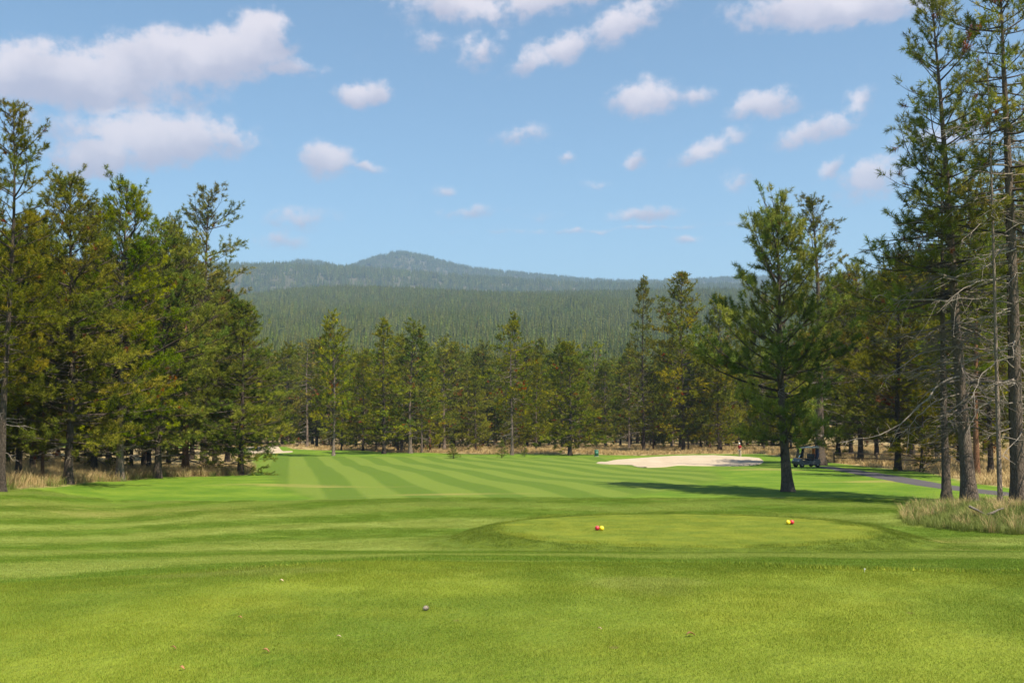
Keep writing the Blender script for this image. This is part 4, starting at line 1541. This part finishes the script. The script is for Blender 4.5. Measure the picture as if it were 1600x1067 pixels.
# x forward
bevel(link('body', extrude_profile([(1.15, .30), (1.22, .55), (1.02, .82), (.82, .86), (.70, .38), (.05, .34), (.02, .62), (-.55, .66), (-.60, .78), (-1.12, .74), (-1.18, .35), (-.95, .28), (.85, .26)], 1.14), M_CBODY, ct))
q = Geo()
q.box((-.22, 0, .74), (.55, 1.08, .14))
bevel(link('seat', q.mesh('seat'), M_SEAT, ct), .05)
q = Geo()
q.box((-.50, 0, 1.02), (.12, 1.06, .42), (0, -.18, 0))
bevel(link('backrest', q.mesh('backrest'), M_SEAT, ct), .04)
bevel(link('roof', extrude_profile([(.78, 1.80), (.70, 1.87), (0, 1.91), (-.95, 1.88), (-1.05, 1.81), (-.95, 1.79), (.65, 1.79)], 1.2), M_ROOF, ct), .03)
for sy in (-.5, .5):
    q = Geo()
    q.tube(np.array([(.80, sy, .84), (.66, sy, 1.4), (.56, sy, 1.80)]), (.02, .02, .02), 6)
    link('post', q.mesh('post'), M_DARK, ct)
    q = Geo()
    q.tube(np.array([(-.72, sy, .76), (-.78, sy, 1.4), (-.76, sy, 1.80)]), (.02, .02, .02), 6)
    link('post', q.mesh('post'), M_DARK, ct)
q = Geo()
q.box((.68, 0, 1.32), (.012, .94, .92), (0, -.235, 0))
link('windscreen', q.mesh('windscreen'), M_GLASS, ct)
q = Geo()
a_ = np.linspace(0, 2 * np.pi, 17)
q.tube(np.stack([.42 + .09 * np.cos(a_), .28 + .17 * np.sin(a_), 1.02 + .13 * np.cos(a_)], -1), np.full(17, .017), 6)
sw = link('steering_wheel', q.mesh('steering_wheel'), M_DARK, ct)
q = Geo()
q.tube(np.array([(.42, .28, 1.02), (.70, .28, .72)]), (.02, .02), 6)
link('steering_column', q.mesh('steering_column'), M_DARK, sw)
tg_ = Geo()
pr_ = [(.10, -.09), (.20, -.10), (.225, -.06), (.225, .06), (.20, .10), (.10, .09)]
a_ = np.arange(20) / 20 * 2 * np.pi
Vt = np.array([(r * math.cos(b), yy, r * math.sin(b)) for (r, yy) in pr_ for b in a_])
Qt = [(i * 20 + j, i * 20 + (j + 1) % 20, (i + 1) * 20 + (j + 1) % 20, (i + 1) * 20 + j) for i in range(5) for j in range(20)]
tg_.add(Vt, q=Qt)
tyre_me = tg_.mesh('tyre', True)
rg = Geo()
rg.tube(np.array([(0, -.085, 0), (0, -.03, 0), (0, .03, 0), (0, .085, 0)]), (.105, .09, .09, .105), 16, cap=True)
rim_me = rg.mesh('rim')
for (wx, wy) in ((.85, -.47), (.85, .47), (-.85, -.47), (-.85, .47)):
    w_ = link('wheel', rim_me, M_STEEL, ct)
    w_.location = (wx, wy, .225)
    link('tyre', tyre_me, M_TYRE, w_)
for sy in (-.4, .4):
    q = Geo()
    q.tube(np.array([(1.13, sy, .62), (1.2, sy, .60)]), (.075, .07), 10, cap=True)
    link('headlight', q.mesh('headlight'), simple_mat('lamp_glass', (.7, .7, .65), .2, .6), ct)
cm = Matrix.Translation(Vector(cg)) @ Matrix.Rotation(math.pi + .35, 4, 'Z') @ Matrix.Diagonal((.95, .95, .95, 1))
for (by_, mt, lab) in ((-.26, M_BAG, 'bright orange golf bag strapped upright on the back of the cart'), (.26, simple_mat('navy_bag', (.03, .04, .09), .6, .3), 'dark golf bag strapped beside the orange one on the cart')):
    loc = cm @ Vector((-.93, by_, .745))
    b_ = thing('golf_bag', loc, lab, 'golf bag', rz=math.pi + .35)
    q = Geo()
    z_ = np.array((0, .04, .3, .6, .86, .9))
    q.tube(np.stack([-.10 * z_, 0 * z_, z_], -1), (.12, .135, .13, .125, .14, .135), 12, cap=True)
    link('bag_body', q.mesh('bag_body', True), mt, b_)
    q = Geo()
    q.box((-.17, 0, .35), (.10, .17, .4), (0, -.1, 0))
    bevel(link('pocket', q.mesh('pocket'), mt, b_), .03)
    for k in range(4):
        q = Geo()
        ox, oy = .05 * math.cos(k * 1.6), .05 * math.sin(k * 1.6)
        q.tube(np.array([(-.08 + ox, oy, .8), (-.10 + ox * 1.4, oy * 1.4, 1.12)]), (.006, .006), 5)
        q.box((-.10 + ox * 1.5, oy * 1.5, 1.13), (.09, .04, .05), (0, .4, k))
        link('club', q.mesh('club'), M_STEEL, b_)

# ------------------------------------------------------------------ golfer
def skin_mesh(name, joints, edges, mat, parent, sub=1):
    me = bpy.data.meshes.new(name)
    me.from_pydata([j[:3] for j in joints], edges, [])
    o = link(name, me, mat, parent)
    md = o.modifiers.new('skin', 'SKIN')
    md.use_smooth_shade = True
    sv = me.skin_vertices[0].data
    for i, j in enumerate(joints):
        sv[i].radius = (j[3], j[4] if len(j) > 4 else j[3])
        sv[i].use_root = (i == 0)
    if sub:
        s = o.modifiers.new('subdivision', 'SUBSURF')
        s.levels = s.render_levels = sub
    return o


M_SKIN = simple_mat('skin', (.46, .27, .18), .55, .3, .08)
M_SHIRT = simple_mat('red_shirt', (.42, .03, .04), .8, .2, .15)
M_KHAKI = simple_mat('khaki_cloth', (.50, .44, .34), .85, .2, .1)
M_WHITE = simple_mat('white_cloth', (.78, .77, .74), .8, .2, .05)
pg = ground_at(1154, 709)
pg = at_depth(1154, 128)
pt = thing('person', pg, 'person in red shirt, pale trousers and white cap standing behind the bunker', 'person', rz=2.2)
# faces +Y locally; leaning slightly forward
J = [(0, 0, .96, .15, .11), (0, .01, 1.12, .13, .10), (0, .03, 1.30, .15, .10), (0, .04, 1.44, .09, .07), (0, .06, 1.52, .055), (0, .08, 1.60, .075, .09), (0, .09, 1.70, .078, .095), (0, .085, 1.76, .05)]
E = [(i, i + 1) for i in range(7)]


def limb(start, pts):
    prev = start
    for p in pts:
        J.append(p)
        E.append((prev, len(J) - 1))
        prev = len(J) - 1
    return prev


for s in (-1, 1):
    w = limb(3, [(s * .18, .04, 1.42, .06), (s * .24, .06, 1.15, .043), (s * .18, .24, 1.0, .034), (s * .13, .30, .97, .028, .038)])
    for k in range(4):
        limb(w, [(s * .13 - s * .012, .315 + .016 * k, .945 - .004 * k, .010), (s * .13 - s * .05, .32 + .014 * k, .915, .009), (s * .13 - s * .075, .315 + .013 * k, .935, .008)])
    limb(w, [(s * .11, .29, 1.0, .011), (s * .085, .31, 1.005, .009)])
    limb(0, [(s * .10, 0, .88, .085), (s * .12, .02, .50, .06), (s * .13, -.01, .09, .04), (s * .135, .06, .045, .04), (s * .14, .17, .035, .035, .025)])
skin_mesh('body', J, E, M_SKIN, pt)
JS = [(0, 0, .94, .175, .135), (0, .01, 1.12, .158, .125), (0, .03, 1.30, .178, .128), (0, .04, 1.43, .12, .095), (0, .05, 1.48, .07)]
ES = [(0, 1), (1, 2), (2, 3), (3, 4)]
for s in (-1, 1):
    JS += [(s * .19, .04, 1.42, .08), (s * .235, .055, 1.20, .068)]
    ES += [(3, len(JS) - 2), (len(JS) - 2, len(JS) - 1)]
skin_mesh('shirt', JS, ES, M_SHIRT, pt)
JT = [(0, 0, .95, .165, .13)]
ET = []
for s in (-1, 1):
    b0 = len(JT)
    JT += [(s * .10, 0, .86, .105), (s * .12, .02, .50, .08), (s * .13, -.005, .10, .068)]
    ET += [(0, b0), (b0, b0 + 1), (b0 + 1, b0 + 2)]
skin_mesh('trousers', JT, ET, M_KHAKI, pt)
for s in (-1, 1):
    skin_mesh('shoe', [(s * .13, -.04, .05, .05), (s * .135, .08, .045, .048, .04), (s * .14, .19, .035, .045, .03)], [(0, 1), (1, 2)], M_WHITE, pt)
q = Geo()
th_ = np.linspace(0, math.pi / 2, 7)
q.tube(np.stack([0 * th_, .085 + 0 * th_, 1.70 + .115 * np.sin(th_)], -1), .112 * np.cos(th_) + .002, 16)
q.add([(-.08, .18, 1.705), (.08, .18, 1.705), (.07, .27, 1.69), (-.07, .27, 1.69), (-.08, .18, 1.715), (.08, .18, 1.715), (.07, .27, 1.70), (-.07, .27, 1.70)],
      q=[(0, 3, 2, 1), (4, 5, 6, 7), (0, 1, 5, 4), (1, 2, 6, 5), (2, 3, 7, 6), (3, 0, 4, 7)])
link('cap', q.mesh('cap', True), M_WHITE, pt)
q = Geo()
q.add([(.0, .165, 1.665), (.016, .16, 1.63), (-.016, .16, 1.63), (0, .20, 1.635)], t=[(0, 3, 1), (0, 2, 3), (1, 3, 2)])
link('nose', q.mesh('nose'), M_SKIN, pt)
for s in (-1, 1):
    q = Geo()
    q.tube(np.array([(s * .03, .165, 1.672), (s * .03, .178, 1.672)]), (.012, .008), 6, cap=True)
    link('eye', q.mesh('eye'), M_DARK, pt)
    q = Geo()
    q.tube(np.array([(s * .082, .075, 1.62), (s * .095, .07, 1.65), (s * .085, .07, 1.68)]), (.012, .018, .012), 6, cap=True)
    link('ear', q.mesh('ear'), M_SKIN, pt)
q = Geo()
q.tube(np.array([(-.025, .168, 1.595), (0, .176, 1.593), (.025, .168, 1.595)]), (.005, .008, .005), 5)
link('mouth', q.mesh('mouth'), M_RED, pt)
cl = thing('golf_club', pg, 'golf club held low by the person in the red shirt', 'golf club', rz=2.2)
q = Geo()
q.tube(np.array([(.04, .33, 1.02), (.02, .34, .85), (0, .62, .06)]), (.013, .011, .006), 6)
link('shaft', q.mesh('shaft'), M_STEEL, cl)
q = Geo()
q.box((.04, .63, .04), (.11, .05, .055), (0, .1, 0))
link('club_head', q.mesh('club_head'), M_STEEL, cl)

# ------------------------------------------------------------------ litter on the tee, broken branch on the bank
M_LEAF = simple_mat('dead_leaf', (.30, .15, .07), .8, .2, .3, 60.0)
M_PALE = simple_mat('pale_scrap', (.50, .36, .25), .8, .2, .2, 60.0)
M_CONE = simple_mat('cone_scale', (.30, .25, .20), .8, .2, .3, 60.0)
rl = np.random.default_rng(5)
for k, (px, py, L_, m_, lab) in enumerate([(530, 998, .042, M_PALE, 'pale curled leaf on the tee near the small grey cone'), (415, 1022, .06, M_LEAF, 'brown narrow leaf lying on the dark part of the tee'),
                                          (1080, 997, .085, M_LEAF, 'largest brown curled leaf on the tee'), (285, 1048, .05, M_LEAF, 'small brown leaf near the lower corner of the tee'),
                                          (270, 1017, .05, M_LEAF, 'thin rusty leaf in the yellowish corner of the tee'), (937, 988, .04, M_PALE, 'short tan leaf left of the largest curled leaf'),
                                          (375, 968, .045, M_LEAF, 'small tan leaf on the pale streak of the tee'), (440, 910, .05, M_PALE, 'small tan leaf near the far edge of the tee')]):
    g = ground_at(px, py)
    n = 7
    L_ *= .75
    t_ = np.linspace(0, 1, n)
    wv = np.sin(t_ * math.pi) ** .7 * L_ * .20 + .001
    xx = (t_ - .5) * L_
    zz = .016 + .18 * L_ * np.sin(t_ * math.pi * 1.3)
    V = np.concatenate([np.stack([xx, wv, zz + wv * .6], -1), np.stack([xx, 0 * wv, zz], -1), np.stack([xx, -wv, zz + wv * .6], -1)])
    Q = [(i, i + 1, n + i + 1, n + i) for i in range(n - 1)] + [(n + i, n + i + 1, 2 * n + i + 1, 2 * n + i) for i in range(n - 1)]
    o = link('fallen_leaf', mesh_np('fallen_leaf', V, quads=Q, smooth=True), m_)
    sol = o.modifiers.new('thickness', 'SOLIDIFY')
    sol.thickness = .002
    o.location = g
    o.rotation_euler = (rl.normal(0, .15), rl.normal(0, .15), rl.normal(0, .35))
    tag(o, lab, 'leaf', 'fallen leaves on the tee')
# small cone
g = ground_at(665, 956)
t = thing('pine_cone', g + np.array((0, 0, .022)), 'small grey pine cone lying on the near tee', 'pine cone', rz=.5)
q = Geo()
z_ = np.linspace(0, 1, 8)
q.tube(np.stack([(z_ - .5) * .045, 0 * z_, 0 * z_], -1), .016 * np.sin(z_ * 2.9 + .12) + .002, 8, cap=True)
link('core', q.mesh('core', True), M_CONE, t)
q = Geo()
for i in range(40):
    s_ = i / 40
    a_ = i * 2.399
    r_ = .016 * math.sin(s_ * 2.7 + .2)
    c_ = np.array(((s_ - .5) * .045, math.cos(a_) * r_, math.sin(a_) * r_))
    o_ = np.array((.004, math.cos(a_) * .007, math.sin(a_) * .007))
    sd_ = np.array((0, -math.sin(a_), math.cos(a_))) * .0045
    q.add([c_ - sd_, c_ + sd_, c_ + o_ + sd_ * .7, c_ + o_ - sd_ * .7], q=[(0, 1, 2, 3)])
link('scales', q.mesh('scales'), M_CONE, t)
# white tee peg
g = ground_at(1351, 894)
q = Geo()
q.tube(np.array([(0, 0, -.03), (0, 0, .022), (.001, 0, .030), (.001, 0, .034)]), (.0025, .003, .007, .0075), 10, cap=True)
tag(link('tee_peg', q.mesh('tee_peg', True), M_WHITE), 'tiny white peg left standing in the near tee', 'tee peg').location = g
for k, (px, py, L_, a_, lab) in enumerate([(1531, 813, .8, -.45, 'broken pale limb lying in the bank grass'), (1556, 813, .6, .35, 'shorter broken limb tilted up in the bank grass')]):
    g = ground_at(px, py)
    q = Geo()
    t_ = np.linspace(-.5, .5, 7)
    q.tube(np.stack([t_ * L_ * math.cos(a_), .05 * np.sin(t_ * 6), .30 + t_ * L_ * math.sin(a_)], -1), .045 * (1 - .5 * (t_ + .5)) * (1 + .1 * np.sin(t_ * 30)), 7, cap=True)
    o = link('broken_limb', q.mesh('broken_limb', True), M_DEAD)
    o.location = g
    tag(o, lab, 'branch')

# ------------------------------------------------------------------ haze
hm, nt = new_mat('haze')
pv = nt.n('ShaderNodeVolumePrincipled')
pv.inputs['Color'].default_value = rgb(.48, .71, 1.0)
pv.inputs['Density'].default_value = 0.00015
pv.inputs['Anisotropy'].default_value = 0.2
ho = nt.n('ShaderNodeOutputMaterial')
nt.l(pv.outputs[0], ho.inputs['Volume'])
q = Geo()
q.box((0, 3770, 370), (8500, 7700, 780))
tag(link('haze', q.mesh('haze'), hm), 'thin blue summer haze over the valley', 'haze', kind='stuff')
